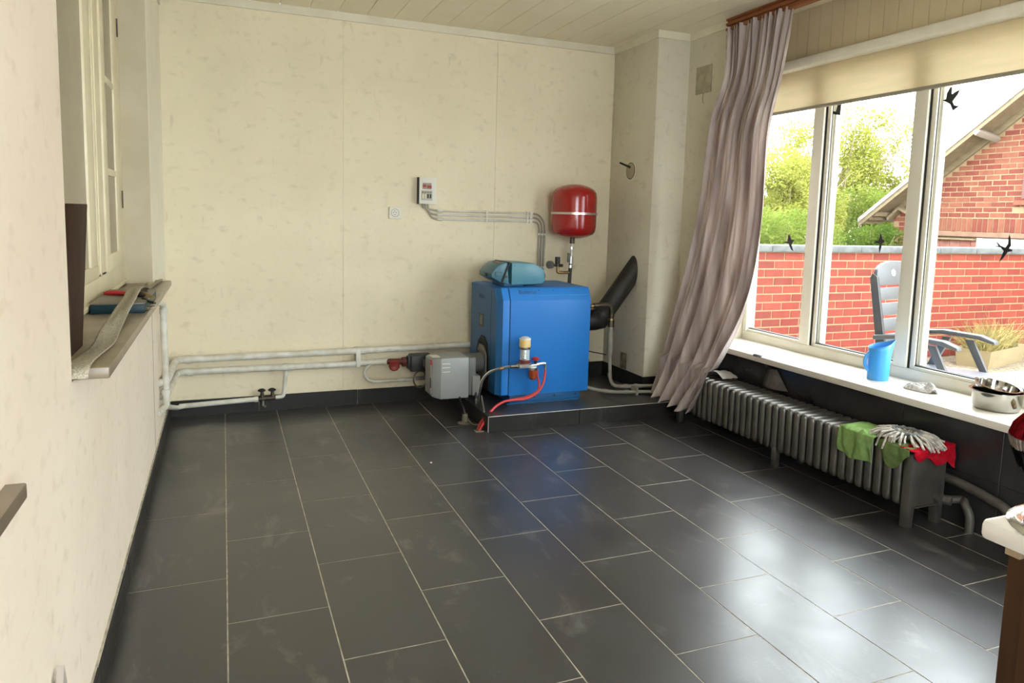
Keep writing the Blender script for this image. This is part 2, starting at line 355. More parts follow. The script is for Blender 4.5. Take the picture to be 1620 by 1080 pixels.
# plinth under the boiler
pl = struct('trim_plinth', B(1.748, 3.21, -.857, 0, 0, .088), M_GROUT)
for a, b in ((1.74, 2.335), (2.338, 2.932), (2.935, 3.208)): link('tile', B(a, b, -.866, -.856, 0.001, .0925), M_BTILE, pl, bevel=.0008, seg=1); link('edge_strip', B(a, b, -.867, -.864, .0925, .0955), M_EDGE, pl)
link('tile', B(1.739, 1.748, -.862, -.002, 0.001, .0925), M_BTILE, pl); link('edge_strip', B(1.7385, 1.742, -.866, -.8625, .001, .094), M_EDGE, pl)
for j, (ya, yb) in enumerate(((-.863, -.30), (-.297, 0))):
    xa = 1.742
    for xb in (2.035, 2.336, 2.637, 2.94, 3.205):
        link('tile', B(xa, xb - .0025, ya, yb, .086, .0942), M_TILE, pl); xa = xb
b2 = struct('baseboard_right', B(X1 - .006, X1, Y1, 0, .094, .19), M_GROUT)
for a, b in ((Y1 - .01, -.30), (-.297, 0)): link('tile', B(X1 - .012, X1 - .003, a, b, .094, .197), M_BTILE, b2)
link('tile', B(X1 - .012, X2, Y1 - .011, Y1 - .002, .094, .197), M_BTILE, b2); link('tile', B(X2 - .010, X2, -.945, Y1 - .011, .0, .197), M_BTILE, b2)
for a, b in ((1.742, 2.33), (2.333, 2.955)): link('tile', B(a, b, -.012, -.002, .094, .197), M_BTILE, b2)

# ================================================================ LEFT INTERIOR WINDOW
wn = struct('window_1', bmesh.new(), M_CREAM)
def wpart(name, *a, m=M_CREAM, bev=.004):
    return link(name, B(*a), m, wn, bevel=bev)
xf = -.118
wpart('sill_rail', -.15, xf, yn, yf, .89, 1.0); wpart('rail_lip', -.15, xf + .008, yn, yf, .895, .915)
wpart('frame_post', -.15, xf, -.90, yf, .985, z1); wpart('frame_post', -.15, xf, -1.60, -1.42, .985, z1); wpart('head_rail', -.15, xf, yn, yf, 2.33, z1)
wpart('frame_moulding', -.15, xf + .003, -1.565, -1.535, .985, 2.33); wpart('frame_moulding', -.15, xf - .002, -1.75, -1.60, .985, 2.33)
wpart('glazing_bead', -.15, xf + .001, -1.765, -1.748, 1.03, 2.33)
wpart('fixed_pane_rail', -.15, xf + .0015, yn, -1.61, .985, 1.035)
wpart('pane', -.131, -.126, yn, -1.76, 1.02, 2.34, m=mat('frosted_pane', (.30, .255, .17), .25, col2=(.27, .225, .15), nscale=3), bev=0)
# casement
xc = xf + .006
wpart('back_board', -.16, -.14, -1.75, -1.40, .95, 2.42); wpart('back_board', -.16, -.14, -.95, yf, .95, 2.42); wpart('casement_stile', -.14, xc, -1.415, -1.315, .99, 2.325); wpart('casement_stile', -.14, xc, -1.068, -.905, .99, 2.325)
wpart('casement_rail', -.14, xc + .0008, -1.40, -.915, .992, 1.06); wpart('casement_rail', -.14, xc + .0008, -1.40, -.915, 2.20, 2.325)
for z in (1.40, 1.775): wpart('glazing_bar', -.14, xc - .002, -1.318, -1.065, z - .014, z + .014)
for a, b in ((1.06, 1.386), (1.414, 1.761), (1.789, 2.20)): wpart('pane', -.121, -.1185, -1.318, -1.065, a, b, m=MATS['frosted_pane'], bev=0)
wpart('hinge', -.118, xf + .012, -.912, -.904, 1.25, 1.33, m=M_DBRASS, bev=0); wpart('hinge', -.118, xf + .012, -.912, -.904, 2.02, 2.1, m=M_DBRASS, bev=0)
struct('wall_next_room', B(-1.2, -1.1, YB, .2, -.1, ZC), M_WR)
struct('trim_6', B(-.155, .072, -2.862, -.66, .862, .889), M_SILLL, bevel=.003)
struct('trim_7', B(-.02, .028, -4.9, -3.43, .797, .823), M_SILLL, bevel=.003)

# ================================================================ RIGHT WINDOW
w2 = struct('window_2', bmesh.new(), M_UPVC)
def vp(name, *a, m=M_UPVC, bev=.004): return link(name, B(*a), m, w2, bevel=bev)
vp('bottom_rail', 3.47, 3.54, YB + .1, -.945, .505, .562); vp('side_post', 3.47, 3.54, -1.0 + .02, -.945, .562, 2.16); vp('head_rail', 3.47, 3.54, YB + .1, -.945, 2.11, 2.16)
mul = [-1.447, -2.103, -2.76, -3.42, -4.08, -4.74]
edges = [-.98]
for y in mul:
    vp('mullion', 3.47, 3.54, y - .075, y, .562, 2.11); vp('gasket', 3.484, 3.522, y - .081, y - .075, .562, 2.11, m=M_GASK, bev=0); vp('glazing_bead', 3.49, 3.54, y - .108, y - .081, .562, 2.11)
    vp('gasket', 3.499, 3.503, y - .111, y - .108, .562, 2.11, m=M_GASK, bev=0); vp('outer_frame', 3.512, 3.555, y - .125, y - .02, .562, 2.11)
ys = [-.98] + mul
for a, b in zip(ys, ys[1:]):
    a2 = a - (.112 if a != -.98 else 0)
    vp('glazing_bead', 3.478, 3.52, b, a2, .562, .578); vp('gasket', 3.49, 3.52, b, a2, .578, .583, m=M_GASK, bev=0)
    vp('pane', 3.504, 3.508, b, a2, .58, 2.112, m=GLASS, bev=0)
struct('trim_8', B(3.135, 3.47, YB + .1, -.93, .475, .508), M_SILLR, bevel=.003)
struct('wall_window_pier', B(3.40, 3.56, YB, -4.81, .508, 2.15), M_WR)
# blind
bt = thing('roller_blind', (3.44, -3.2, 2.15), 'half lowered cream roller blind across the top of the big window', 'blind')
link('cassette', B(3.385, 3.452, -6.0, -1.02, 2.15, 2.205), M_WHITE, bt, bevel=.01)
grid(lambda u, v: Vector((3.448 + .002 * math.sin(u * 40), -6.0 + 4.97 * u, 2.16 - .225 * v)), 80, 2, 0, 'blind_fabric', C_BLIND, bt)
link('bottom_bar', B(3.440, 3.458, -6.0, -1.03, 1.917, 1.935), mat('blind_bar', (.30, .27, .20), .5), bt, bevel=.004)
# curtain rail
rt = thing('curtain_rail', (3.2, -3.5, 2.41), 'red-brown wooden curtain rail under the ceiling above the window', 'curtain rail')
prof = [(3.17, 2.485), (3.17, 2.475), (3.184, 2.471), (3.184, 2.463), (3.170, 2.459), (3.170, 2.447), (3.184, 2.443), (3.184, 2.435), (3.170, 2.431), (3.170, 2.415), (3.205, 2.415), (3.205, 2.485)]
bm = bmesh.new(); A = [bm.verts.new((x, -6.0, z)) for x, z in prof]; Bq = [bm.verts.new((x, -.99, z)) for x, z in prof]; n = len(prof)
bm.faces.new(A); bm.faces.new(Bq[::-1])
for i in range(n): bm.faces.new((A[i], Bq[i], Bq[(i + 1) % n], A[(i + 1) % n]))
link('rail_board', bm, M_RAIL, rt); link('glider_track', B(3.206, 3.225, -6.0, -.99, 2.44, 2.452), M_WHITEP, rt)
# curtain
CL = [(3.185, -1.02, 2.43), (3.170, -1.045, 2.142), (3.151, -.955, 1.85), (3.139, -.886, 1.384), (3.11, -.805, .852), (2.99, -.775, .349), (2.905, -.776, .130)]
CR = [(3.185, -1.535, 2.43), (3.165, -1.500, 2.05), (3.150, -1.441, 1.75), (3.135, -1.458, 1.25), (3.108, -1.428, .84), (3.045, -1.345, .52), (2.915, -1.205, .120)]
def curt(u, v):
    a = interp(CL, v); b = interp(CR, v)
    ph = u * 2 * PI
    drift = .9 * v
    tp = max(0, 1 - v * 2.2); fold = (.40 * (1 - .75 * v) + .35 * tp) * math.sin(ph * 13 + 1.2 * math.sin(v * 3) + drift + 1.5 * noise.noise(Vector((u * 4, v * 2, 5)))) + .45 * tp * math.sin(ph * 21 + 3 * v) + (.30 + .65 * v) * math.sin(ph * 4.6 + 1 + 2.2 * v + 1.2 * noise.noise(Vector((u * 3, v * 3, 2)))) + .4 * noise.noise(Vector((u * 14, v * 3.5, 7)))
    amp = .020 + .032 * v
    uu = u + .008 * math.sin(ph * 13 + drift + 1.3) * (1 - .5 * v) + .026 * v * math.sin(ph * 4.6 + 2.4)
    p = a.lerp(b, uu); p.x -= amp * fold + .01
    p.x += .012 * noise.noise(Vector((u * 9, v * 5, 3))); p.y += .010 * noise.noise(Vector((u * 7, v * 4, 9)))
    if v > .97: p.z += .012 * math.sin(ph * 4.3 + 2)
    # bulge where the cloth leaves the sill
    p.x = min(p.x, 3.196)
    if p.z < .60 and p.z > .40 and p.y < -.90: p.x = min(p.x, 3.125)
    if p.z < .40: p.x = min(p.x, 2.945 if p.y < -.93 else 2.955)
    return p
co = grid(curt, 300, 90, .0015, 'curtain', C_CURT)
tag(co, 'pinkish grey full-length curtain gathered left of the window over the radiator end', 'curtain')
link('header_tape', B(3.19, 3.196, -1.53, -1.03, 2.40, 2.44), cloth_mat('tape_white', (.5, .47, .42), (.55, .52, .47)), co)
# wall plate left of the curtain
o = link('cover_plate', B(X2 - .007, X2, -.824, -.664, 2.085, 2.258), mat('khaki_patch', (.33, .30, .21), .8, col2=(.42, .38, .27), nscale=22), None, bevel=.002)
tag(o, 'square faded patch board high on the pier left of the curtain', 'wall plate')
link('hanging_wire', T([(X2 - .004, -.748, 2.086), (X2 - .006, -.745, 2.05), (X2 - .004, -.752, 2.02)], .0012, 6), M_DARKGAP, o)

# ================================================================ BOILER
bo = thing('oil_boiler', (2.19, -.38, .0942), 'large blue floor-standing oil boiler on the tiled plinth', 'boiler')
yfr, ybk, zt, zs = -.64, -.12, .822, .747
# side jacket: prism along x of the (y,z) section with chamfered top edge
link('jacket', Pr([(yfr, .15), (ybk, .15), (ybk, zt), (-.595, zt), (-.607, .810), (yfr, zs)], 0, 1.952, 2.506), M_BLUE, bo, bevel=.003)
# front cover with bevelled upright corners
bm = bmesh.new()
def sec(x, ins): return [(x, yfr + ins, .155), (x, ybk, .155), (x, ybk, zt - ins * .25), (x, -.595 + ins * .7, zt - ins * .25), (x, yfr + ins, zs - ins * .1)]
rings = [[bm.verts.new(p) for p in sec(x, i_)] for x, i_ in ((1.948, 0), (1.902, 0), (1.872, .036))]
for a, b in zip(rings, rings[1:]):
    for k in range(5): bm.faces.new((a[k], a[(k + 1) % 5], b[(k + 1) % 5], b[k]))
bm.faces.new(rings[0]); bm.faces.new(rings[-1][::-1])
fc = link('front_cover', bm, [M_BLUE_SHADED, M_BLUE], bo, bevel=.003)
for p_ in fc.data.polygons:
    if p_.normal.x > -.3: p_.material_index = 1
link('seam', B(1.8705, 1.8735, -.512, -.510, .16, .80), M_DARKGAP, fc)
link('rating_plate', B(1.8695, 1.873, -.370, -.292, .545, .632), M_BLACK, fc); link('plate_window', B(1.869, 1.8705, -.355, -.305, .56, .62), mat('plate_grey', (.10, .12, .13), .3), fc)
link('burner_recess', Pr([(-.50, .10 + .06), (-.49, .37), (-.46, .445), (-.40, .49), (-.34, .49), (-.28, .445), (-.25, .37), (-.24, .16)], 0, 1.868, 1.8735), M_DARKGAP, fc)
link('base_frame', B(1.965, 2.46, -.625, -.14, .0945, .150), M_BLUE_SHADED, bo, bevel=.004)
bf = bmesh.new(); box(bf, 1.945, 2.44, -.632, -.624, .112, .122); box(bf, 1.945, 2.44, -.634, -.62, .094, .100); link('base_flange', bf, M_BLUE_SHADED, bo)
for x in (2.0, 2.13, 2.27, 2.42): link('bolt', Cy((x, -.632, .132), (0, -1, 0), .006, .003, 8), M_DARKGAP, bo)
link('joint_line', B(1.9485, 1.9515, yfr + .0015, ybk, .156, .746), M_DARKGAP, bo)
for x in (2.15, 2.25): link('screw', Cy((x, -.608, .806), (0, -.6, .8), .003, .003, 8), M_DARKGAP, bo)
link('top_groove', Pr([(-.6265, .7745), (-.6245, .7785), (-.6255, .779), (-.6275, .775)], 0, 2.06, 2.50), mat('light_blue_edge', (.05, .28, .66), .25), bo)
def text(s, size, M, m, parent, name='lettering', ext=.0006):
    c = bpy.data.curves.new(name, 'FONT'); c.body = s; c.size = size; c.extrude = ext; c.align_x = 'CENTER'; c.align_y = 'CENTER'
    t = bpy.data.objects.new('tmp', c); me = bpy.data.meshes.new_from_object(t); bpy.data.objects.remove(t)
    me.transform(M); me.materials.append(m); o = bpy.data.objects.new(name, me); COL.objects.link(o); o.parent = parent
    o.matrix_parent_inverse = parent.matrix_basis.inverted(); return o
def basis(o, x, y):
    x = Vector(x).normalized(); y = Vector(y).normalized(); z = x.cross(y); return Matrix(((x.x, y.x, z.x, o[0]), (x.y, y.y, z.y, o[1]), (x.z, y.z, z.z, o[2]), (0, 0, 0, 1)))
M_LETT = mat('lettering_blue', (.010, .06, .17), .5)
text('Buderus', .036, basis((2.07, -.6155, .7965), (1, 0, 0), (0, .46, .89)), M_LETT, bo)
text('Buderus', .030, basis((1.8712, -.33, .74), (0, -1, 0), (0, 0, 1)), M_LETT, fc)
# control panel on top
cp = thing('control_unit', (2.05, -.43, .823), 'teal wedge-shaped control unit on top of the blue boiler', 'control unit')
A_ = [(1.885, .900), (1.905, .945), (1.955, .978), (2.00, .974), (2.155, .968), (2.225, .930), (2.232, .862), (2.215, .838), (2.00, .832), (1.935, .845), (1.885, .880)]
link('housing', Pr([(x, z) for x, z in A_ if x > 1.96], 1, -.52, -.27), M_TEAL, cp, bevel=.007)
hd = link('control_head', Pr([(1.972, .974), (1.93, .965), (1.90, .944), (1.868, .905), (1.868, .882), (1.93, .848), (1.985, .838)], 1, -.515, -.275), mat('teal_dark', (.045, .15, .20), .4), cp, bevel=.004)
link('pedestal', B(1.955, 2.09, -.50, -.29, .8225, .845), mat('navy_base', (.01, .08, .20), .5), cp, bevel=.004)
link('display_window', B(1.889, 1.934, -.517, -.5135, .888, .915), M_BLACK, hd); link('display_window', B(1.892, 1.931, -.5185, -.5155, .891, .912), mat('panel_teal', (.02, .12, .15), .25), hd)
link('knob', Cy((1.868, -.43, .893), (-1, 0, 0), .011, .014, 14), M_BLACK, hd); link('knob', Cy((1.962, -.515, .885), (0, -1, 0), .008, .01, 12), M_BLACK, hd)
link('rim_band', Pr([(1.979, .977), (1.988, .975), (1.94, .846), (1.931, .85)], 1, -.523, -.27), M_DARKGAP, hd)
link('top_switches', B(1.93, 1.962, -.44, -.36, .962, .9735), mat('switch_strip', (.22, .13, .10), .4), hd)
link('side_screws', Cy((2.02, -.52, .952), (0, -1, 0), .003, .002, 8), M_DARKGAP, cp)
# burner
bu = thing('oil_burner', (1.64, -.42, .10), 'light grey boxy oil burner mounted on the boiler front', 'burner')
def taper(x0, x1, y0, y1, z0, z1, dx=.012):
    bm = bmesh.new(); vs = []
    for x, ins in ((x0, dx * 2.2), (x0 + .05, 0), (x1, 0)):
        vs.append([bm.verts.new(p) for p in ((x, y0 + ins, z0 + ins * .6), (x, y1 - ins, z0 + ins * .6), (x, y1 - ins, z1 - ins * .6), (x, y0 + ins, z1 - ins * .6))])
    for a, b in zip(vs, vs[1:]):
        for k in range(4): bm.faces.new((a[k], a[(k + 1) % 4], b[(k + 1) % 4], b[k]))
    bm.faces.new(vs[0][::-1]); bm.faces.new(vs[-1]); return bm
hood = link('hood', taper(1.492, 1.722, -.545, -.33, .132, .388), M_GREYP, bu, bevel=.007)
for z in (.352, .328, .302): link('rib', B(1.55, 1.60, -.5465, -.544, z, z + .003), M_WHITEP, hood)
link('badge', B(1.489, 1.4935, -.515, -.49, .345, .375), M_REDP, hood); link('label_panel', B(1.4905, 1.493, -.512, -.485, .165, .34), mat('pale_label', (.5, .5, .47), .5), hood)
link('switch', B(1.487, 1.492, -.507, -.495, .20, .262), M_BLACK, hood); link('top_label', B(1.50, 1.55, -.50, -.42, .3875, .3895), M_WHITEP, hood)
link('fan_casing', B(1.722, 1.775, -.535, -.335, .14, .385), M_GREYD, bu, bevel=.015)
link('pump_block', B(1.745, 1.80, -.545, -.42, .14, .27), mat('grey_casting', (.20, .20, .19), .5), bu, bevel=.01)
link('blast_tube', Cy((1.77, -.39, .32), (1, 0, 0), .062, .10, 24), M_GREYD, bu)
fg = link('flange', Pr([(-.475, .27), (-.45, .22), (-.35, .22), (-.30, .27), (-.30, .38), (-.34, .435), (-.43, .435), (-.475, .38)], 0, 1.853, 1.864), mat('cast_grey', (.15, .15, .14), .5, metal=.5), bu, bevel=.003)
for a in (.7, 2.2, 3.9, 5.3): link('bolt', Cy((1.853, -.388 + .075 * math.cos(a), .33 + .085 * math.sin(a)), (-1, 0, 0), .008, .008, 6), M_CHROME, fg)
# oil supply: filter on the jacket
of = thing('oil_filter', (2.03, -.70, .36), 'oil filter and de-aerator with cream cap fixed to the boiler side', 'oil filter')
fy = -.715
link('bracket', B(1.99, 2.07, fy, -.641, .355, .361), M_SILV, of)
link('cap', Lt([(0, .525), (.026, .525), (.034, .519), (.035, .478), (.033, .470), (0, .470)], o=(2.022, fy, 0), seg=28), M_FELT, of, smooth=True)
link('cap_rim', Lt([(0, .532), (.02, .531), (.034, .525), (.0355, .516), (.036, .516), (.036, .523), (.02, .534), (0, .534)], o=(2.022, fy, 0)), M_WHITEP, of, smooth=True)
link('collar', Lt([(0, .458), (.036, .458), (.038, .464), (.038, .472), (0, .472)], o=(2.022, fy, 0)), M_CHROME, of, smooth=True)
link('float_chamber', Lt([(0, .385), (.031, .385), (.031, .458), (0, .458)], o=(2.022, fy, 0)), mat('clear_chamber', (.42, .50, .55), .1, coat=.5), of, smooth=True)
link('spring', T([(2.012 + .016 * math.cos(t * .9), fy - .018 + .012 * math.sin(t * .9), .39 + t * .0013) for t in range(50)], .0028, 6), M_CHROME, of, smooth=True)
link('chamber_base', Lt([(0, .372), (.036, .372), (.036, .388), (.031, .392), (0, .392)], o=(2.022, fy, 0)), mat('dark_red_ring', (.14, .02, .02), .35), of, smooth=True)
link('flange', Lt([(0, .362), (.046, .362), (.046, .369), (.034, .374), (0, .374)], o=(2.022, fy, 0)), M_SILV, of, smooth=True)
link('filter_head', B(1.985, 2.10, fy - .016, fy + .012, .340, .362), M_SILV, of, bevel=.004)
link('inlet_nut', Cy((1.93, fy, .352), (1, 0, 0), .011, .055, 6), M_CHROME, of); link('inlet_nut', Cy((1.965, fy, .352), (1, 0, 0), .014, .018, 6), M_CHROME, of)
link('bowl_ring', Cy((2.079, fy, .326), (0, 0, 1), .030, .014, 24), M_CHROME, of)
link('filter_bowl', Lt([(0, .262), (.012, .263), (.021, .270), (.026, .285), (.028, .327), (0, .327)], o=(2.079, fy, 0)), M_AMBER, of, smooth=True)
link('valve_stem', Cy((2.096, fy, .362), (0, 0, 1), .010, .025, 10), M_BLACK, of); link('handwheel', Lt([(0, .386), (.014, .384), (.024, .388), (.024, .398), (.015, .404), (0, .404)], o=(2.096, fy, 0), seg=12), M_REDP, of, smooth=True)
link('outlet_nut', T([(2.10, fy, .356), (2.135, fy, .362), (2.155, fy, .362)], [.012, .009, .008], 8), M_CHROME, of); link('outlet_elbow', T([(2.150, fy, .363), (2.163, fy, .360), (2.163, fy, .322)], .0085, 8, f=.01), M_CHROME, of)
hs = thing('red_oil_hoses', (1.70, -.83, .0), 'pair of red oil hoses looping from the filter down to the floor', 'hose')
h1 = [(2.163, fy, .322), (2.160, fy - .002, .28), (2.143, fy - .01, .225), (2.10, fy - .02, .18), (2.03, fy - .02, .150), (1.95, fy - .02, .148), (1.885, fy - .02, .142), (1.82, fy - .03, .112), (1.765, fy - .06, .065), (1.725, -.80, .025), (1.70, -.828, .002)]
bm = bmesh.new(); tube(bm, [interp(h1, t / 60) for t in range(61)], .0075, 10); link('hose', bm, M_HOSE, hs, smooth=True)
h2 = [(2.108, fy, .33), (2.112, fy, .28), (2.122, fy - .005, .235), (2.105, fy - .015, .19), (2.03, fy - .015, .160), (1.95, fy - .012, .150), (1.885, fy - .012, .138), (1.82, fy - .02, .105), (1.755, -.765, .07), (1.715, -.785, .03), (1.698, -.80, .002)]
bm = bmesh.new(); tube(bm, [interp(h2, t / 60) for t in range(61)], .007, 10); link('hose', bm, mat('dark_red_hose', (.40, .03, .03), .4), hs, smooth=True)
link('floor_sleeve', B(1.672, 1.722, -.845, -.805, .0, .006), mat('mortar_grey', (.17, .15, .12), .9), hs, bevel=.002)
bh = thing('burner_hoses', (1.76, -.75, .1), 'dark braided oil hoses from the filter curving down to the burner', 'hose')
for k, (dy, r_) in enumerate(((0, .006), (.014, .006))):
    pts = [(1.93, fy + dy, .352), (1.87, fy + dy - .004, .345), (1.80, fy + dy, .325), (1.757, fy + dy, .285), (1.745, fy + dy + .01, .23), (1.742 + k * .008, fy + .04 + dy, .16), (1.75, fy + .09, .10 + k * .01), (1.76, -.58, .13), (1.775, -.53, .17)]
    bm = bmesh.new(); tube(bm, [interp(pts, t / 40) for t in range(41)], r_, 8); link('hose', bm, M_DHOSE if k == 0 else M_SILV, bh, smooth=True)
link('ferrule', Cy((1.86, fy, .343), (1, 0, .15), .011, .022, 10), M_BRASS, bh)
cb = thing('floor_cable_outlet', (1.675, -.625, 0), 'small grey cable outlet on the floor left of the plinth', 'cable outlet')
link('conduit_stub', Lt([(0, 0), (.024, 0), (.019, .012), (.017, .055), (0, .055)], o=(1.675, -.625, 0), seg=12), mat('khaki_grey', (.17, .16, .12), .7), cb)
link('mortar_patch', Lt([(0, .001), (.045, 0), (.03, .006), (0, .010)], o=(1.672, -.63, 0), seg=11), MATS['mortar_grey'], cb)
link('cable', T([(1.675, -.625, .05), (1.668, -.61, .09), (1.66, -.57, .12), (1.665, -.54, .14)], .006, 8, f=.02), M_BLACK, cb)
link('cable', T([(1.685, -.63, .035), (1.69, -.66, .02), (1.70, -.70, .008), (1.72, -.74, .012), (1.74, -.78, .05), (1.75, -.76, .10), (1.752, -.70, .18)], .005, 8, f=.02), mat('olive_cable', (.10, .09, .06), .6), cb)

# ================================================================ EXPANSION VESSEL AND PIPES AT THE BOILER
ex = thing('expansion_vessel', (2.59, -.17, 1.12), 'glossy red expansion vessel strapped to the back wall', 'expansion vessel')
tx, ty = 2.596, -.17
prof = [(0, 1.118), (.05, 1.122), (.10, 1.135), (.138, 1.152), (.152, 1.172), (.157, 1.20), (.157, 1.405), (.153, 1.435), (.138, 1.458), (.10, 1.480), (.05, 1.494), (0, 1.498)]
link('tank', Lt(prof, o=(tx, ty, 0), seg=56), M_RED, ex, smooth=True)
sr = Lt([(.158, 1.287), (.161, 1.287), (.161, 1.302), (.158, 1.302), (.158, 1.287)], o=(tx, ty, 0), seg=56); box(sr, tx + .155, tx + .185, ty - .006, ty + .006, 1.285, 1.304); link('strap', sr, M_SILV, ex)
link('wall_bracket', B(tx - .02, tx + .02, -.02, 0, 1.26, 1.33), M_SILV, ex); link('bracket_arm', B(tx - .015, tx + .015, -.03, -.005, 1.28, 1.31), M_SILV, ex)
link('tank_nut', Cy((tx - .006, ty, 1.085), (0, 0, 1), .018, .036, 8), M_DBRASS, ex)
vr = thing('vessel_riser', (2.57, -.19, .82), 'riser pipe below the red vessel with safety group and gauge', 'pipe')
rx, ry = 2.575, -.185
link('pipe', T([(2.59, ty, 1.09), (2.583, -.18, 1.02), (2.578, ry, .97)], .0095, 12), M_PIPE, vr, smooth=True)
link('union_nut', Cy((rx + .004, ry, 1.045), (0, 0, 1), .014, .02, 8), M_SILV, vr)
link('valve_body', Cy((rx, ry, .945), (0, 0, 1), .017, .052, 12), M_SILV, vr); link('valve_flange', B(rx - .024, rx - .008, ry - .012, ry + .008, .955, 1.02), M_GREYD, vr)
link('pipe', T([(rx, ry, .95), (rx - .004, ry, .80)], .0125, 12), mat('dark_iron', (.045, .042, .035), .5, metal=.4), vr, smooth=True); link('coupling', Cy((rx, ry, .915), (0, 0, 1), .0155, .022, 8), M_SILV, vr)
link('branch', T([(rx - .01, ry, .883), (2.49, -.19, .883), (2.475, -.19, .885), (2.475, -.19, .935)], .0105, 10, f=.015), M_BRASS, vr, smooth=True)
link('relief_valve', Cy((2.475, -.19, .925), (0, 0, 1), .020, .018, 8), M_DBRASS, vr); link('relief_cap', Cy((2.472, -.19, .944), (0, 0, 1), .018, .048, 14), M_BLACK, vr)
link('drain', Cy((2.485, -.19, .932), (1, 0, 0), .011, .026, 8), M_DBRASS, vr)
ga = link('gauge', Cy((2.425, -.19, .938), (-.9, -.45, 0), .027, .026, 20), M_GREYD, vr); link('gauge_stem', T([(2.43, -.19, .936), (2.465, -.19, .932)], .009, 8), M_DBRASS, vr)
fl_ = thing('flue_pipe', (2.75, -.38, .55), 'matt black flue pipe rising from the boiler into the chimney', 'flue')
pts = [(2.50, -.38, .56), (2.68, -.38, .565), (2.72, -.38, .575), (2.76, -.38, .61), (3.02, -.38, 1.02)]
P0, P1, P2 = Vector((2.50, -.36, .565)), Vector((2.72, -.365, .57)), Vector((3.02, -.375, .975))
link('elbow', T([P0, P1 - Vector((.03, 0, 0)), P1, P1 + (P2 - P1).normalized() * .05], .072, 28), M_MATBLK, fl_, smooth=True)
link('tube', T([P1 + (P2 - P1).normalized() * .03, P2], .0665, 28), M_MATBLK, fl_, smooth=True)
link('joint_ring', T([P1 + (P2 - P1).normalized() * .035, P1 + (P2 - P1).normalized() * .047], .075, 28), M_BLACK, fl_, smooth=True)
link('damper_lever', T([(2.62, -.44, .62), (2.62, -.46, .645), (2.64, -.47, .655)], .007, 8), M_BLACK, fl_)
# supply and return pipes right of the boiler
sp = thing('boiler_flow_pipe', (2.68, -.60, .15), 'brass elbow and grey pipe dropping right of the boiler', 'pipe')
yp = -.53
link('nipple', T([(2.50, yp, .685), (2.60, yp, .69)], .0105, 14), M_BRASS, sp, smooth=True); link('hex_nut', Cy((2.545, yp, .687), (1, 0, 0), .014, .02, 6), M_DBRASS, sp)
link('tee', T([(2.585, yp, .69), (2.68, yp, .695), (2.715, yp, .685), (2.722, yp, .64), (2.722, yp, .60)], .0155, 16, f=.03), M_DBRASS, sp, smooth=True)
link('elbow_collar', Cy((2.722, yp, .612), (0, 0, 1), .020, .016, 12), M_DBRASS, sp)
link('union', Cy((2.722, yp, .545), (0, 0, 1), .0225, .045, 8), M_DBRASS, sp); link('union_ring', Cy((2.722, yp, .59), (0, 0, 1), .020, .012, 8), M_BRASS, sp)
link('wide_pipe', Lt([(.020, .545), (.020, .375), (.016, .355), (.012, .345), (.012, .34)], o=(2.722, yp, 0), seg=18), M_PIPEG, sp, smooth=True)
link('narrow_pipe', T([(2.722, yp, .35), (2.730, yp - .005, .19), (2.75, yp - .01, .145), (2.80, yp - .015, .135), (3.14, yp - .10, .140), (3.18, yp - .16, .14), (3.18, -.98, .13)], .0125, 14, f=.05), M_PIPEG, sp, smooth=True)
for p_, a_ in (((2.727, yp - .003, .205), (0, 0, 1)), ((2.83, yp - .02, .136), (1, -.2, 0)), ((2.90, yp - .035, .136), (1, -.2, 0))): link('fitting', Cy(p_, a_, .016, .026, 12), M_PIPEG, sp)
rp = thing('boiler_return_pipe', (2.75, -.6, .12), 'lower grey return pipe running along the plinth behind the curtain', 'pipe')
link('pipe', T([(2.50, -.50, .155), (2.62, -.56, .125), (2.72, -.60, .115), (2.80, -.615, .113), (3.13, -.70, .113), (3.17, -.76, .113), (3.17, -.98, .11)], .0120, 14, f=.05), M_PIPEG, rp, smooth=True)
for p_, a_ in (((2.66, -.575, .121), (1, -.45, -.1)), ((2.80, -.612, .113), (1, -.2, 0))): link('fitting', Cy(p_, a_, .0155, .026, 12), M_PIPEG, rp)
link('pipe_clip', B(2.868, 2.882, -.655, -.585, .0945, .148), M_PIPEG, rp)
cbx = thing('thin_cable', (2.6, -.45, .3), 'thin black cable between boiler and flow pipe', 'cable')
link('cable', T([(2.505, -.50, .40), (2.60, -.51, .375), (2.70, -.52, .355)], .004, 6), M_BLACK, cbx); link('cable_end', T([(2.505, -.56, .335), (2.55, -.565, .33)], .008, 8), M_BRASS, cbx)
o = link('cleanout_hatch', B(X1 - .006, X1, -.345, -.265, .20, .315), mat('rusty_plaster', (.17, .12, .07), .9, col2=(.34, .28, .19), nscale=35, bump=.5), None, bevel=.002); tag(o, 'rusty rectangular soot hatch low on the chimney breast', 'hatch')
# round flue cover
vc = thing('flue_cover', (X1, -.30, 1.6), 'round cream flue cover with a dark handle on the chimney breast', 'vent cover')
link('outer_ring', Lt([(0, 0), (.066, 0), (.070, .005), (.066, .010), (.060, .007), (0, .007)], o=(X1, -.298, 1.60), axis=(-1, 0, 0), seg=32), M_TRIM, vc, smooth=True)
link('disc', Lt([(0, .007), (.049, .007), (.052, .011), (.048, .014), (0, .015)], o=(X1, -.298, 1.60), axis=(-1, 0, 0), seg=32), mat('aged_cream', (.36, .31, .20), .5), vc, smooth=True)
link('shadow_groove', Lt([(.0525, .0075), (.058, .0078), (.058, .0085), (.0525, .0085)], o=(X1, -.298, 1.60), axis=(-1, 0, 0), seg=32), M_DARKGAP, vc)
link('handle', T([(X1 - .015, -.305, 1.625), (X1 - .05, -.295, 1.638), (X1 - .075, -.262, 1.655)], [.008, .007, .006], 8), M_DARKGAP, vc)

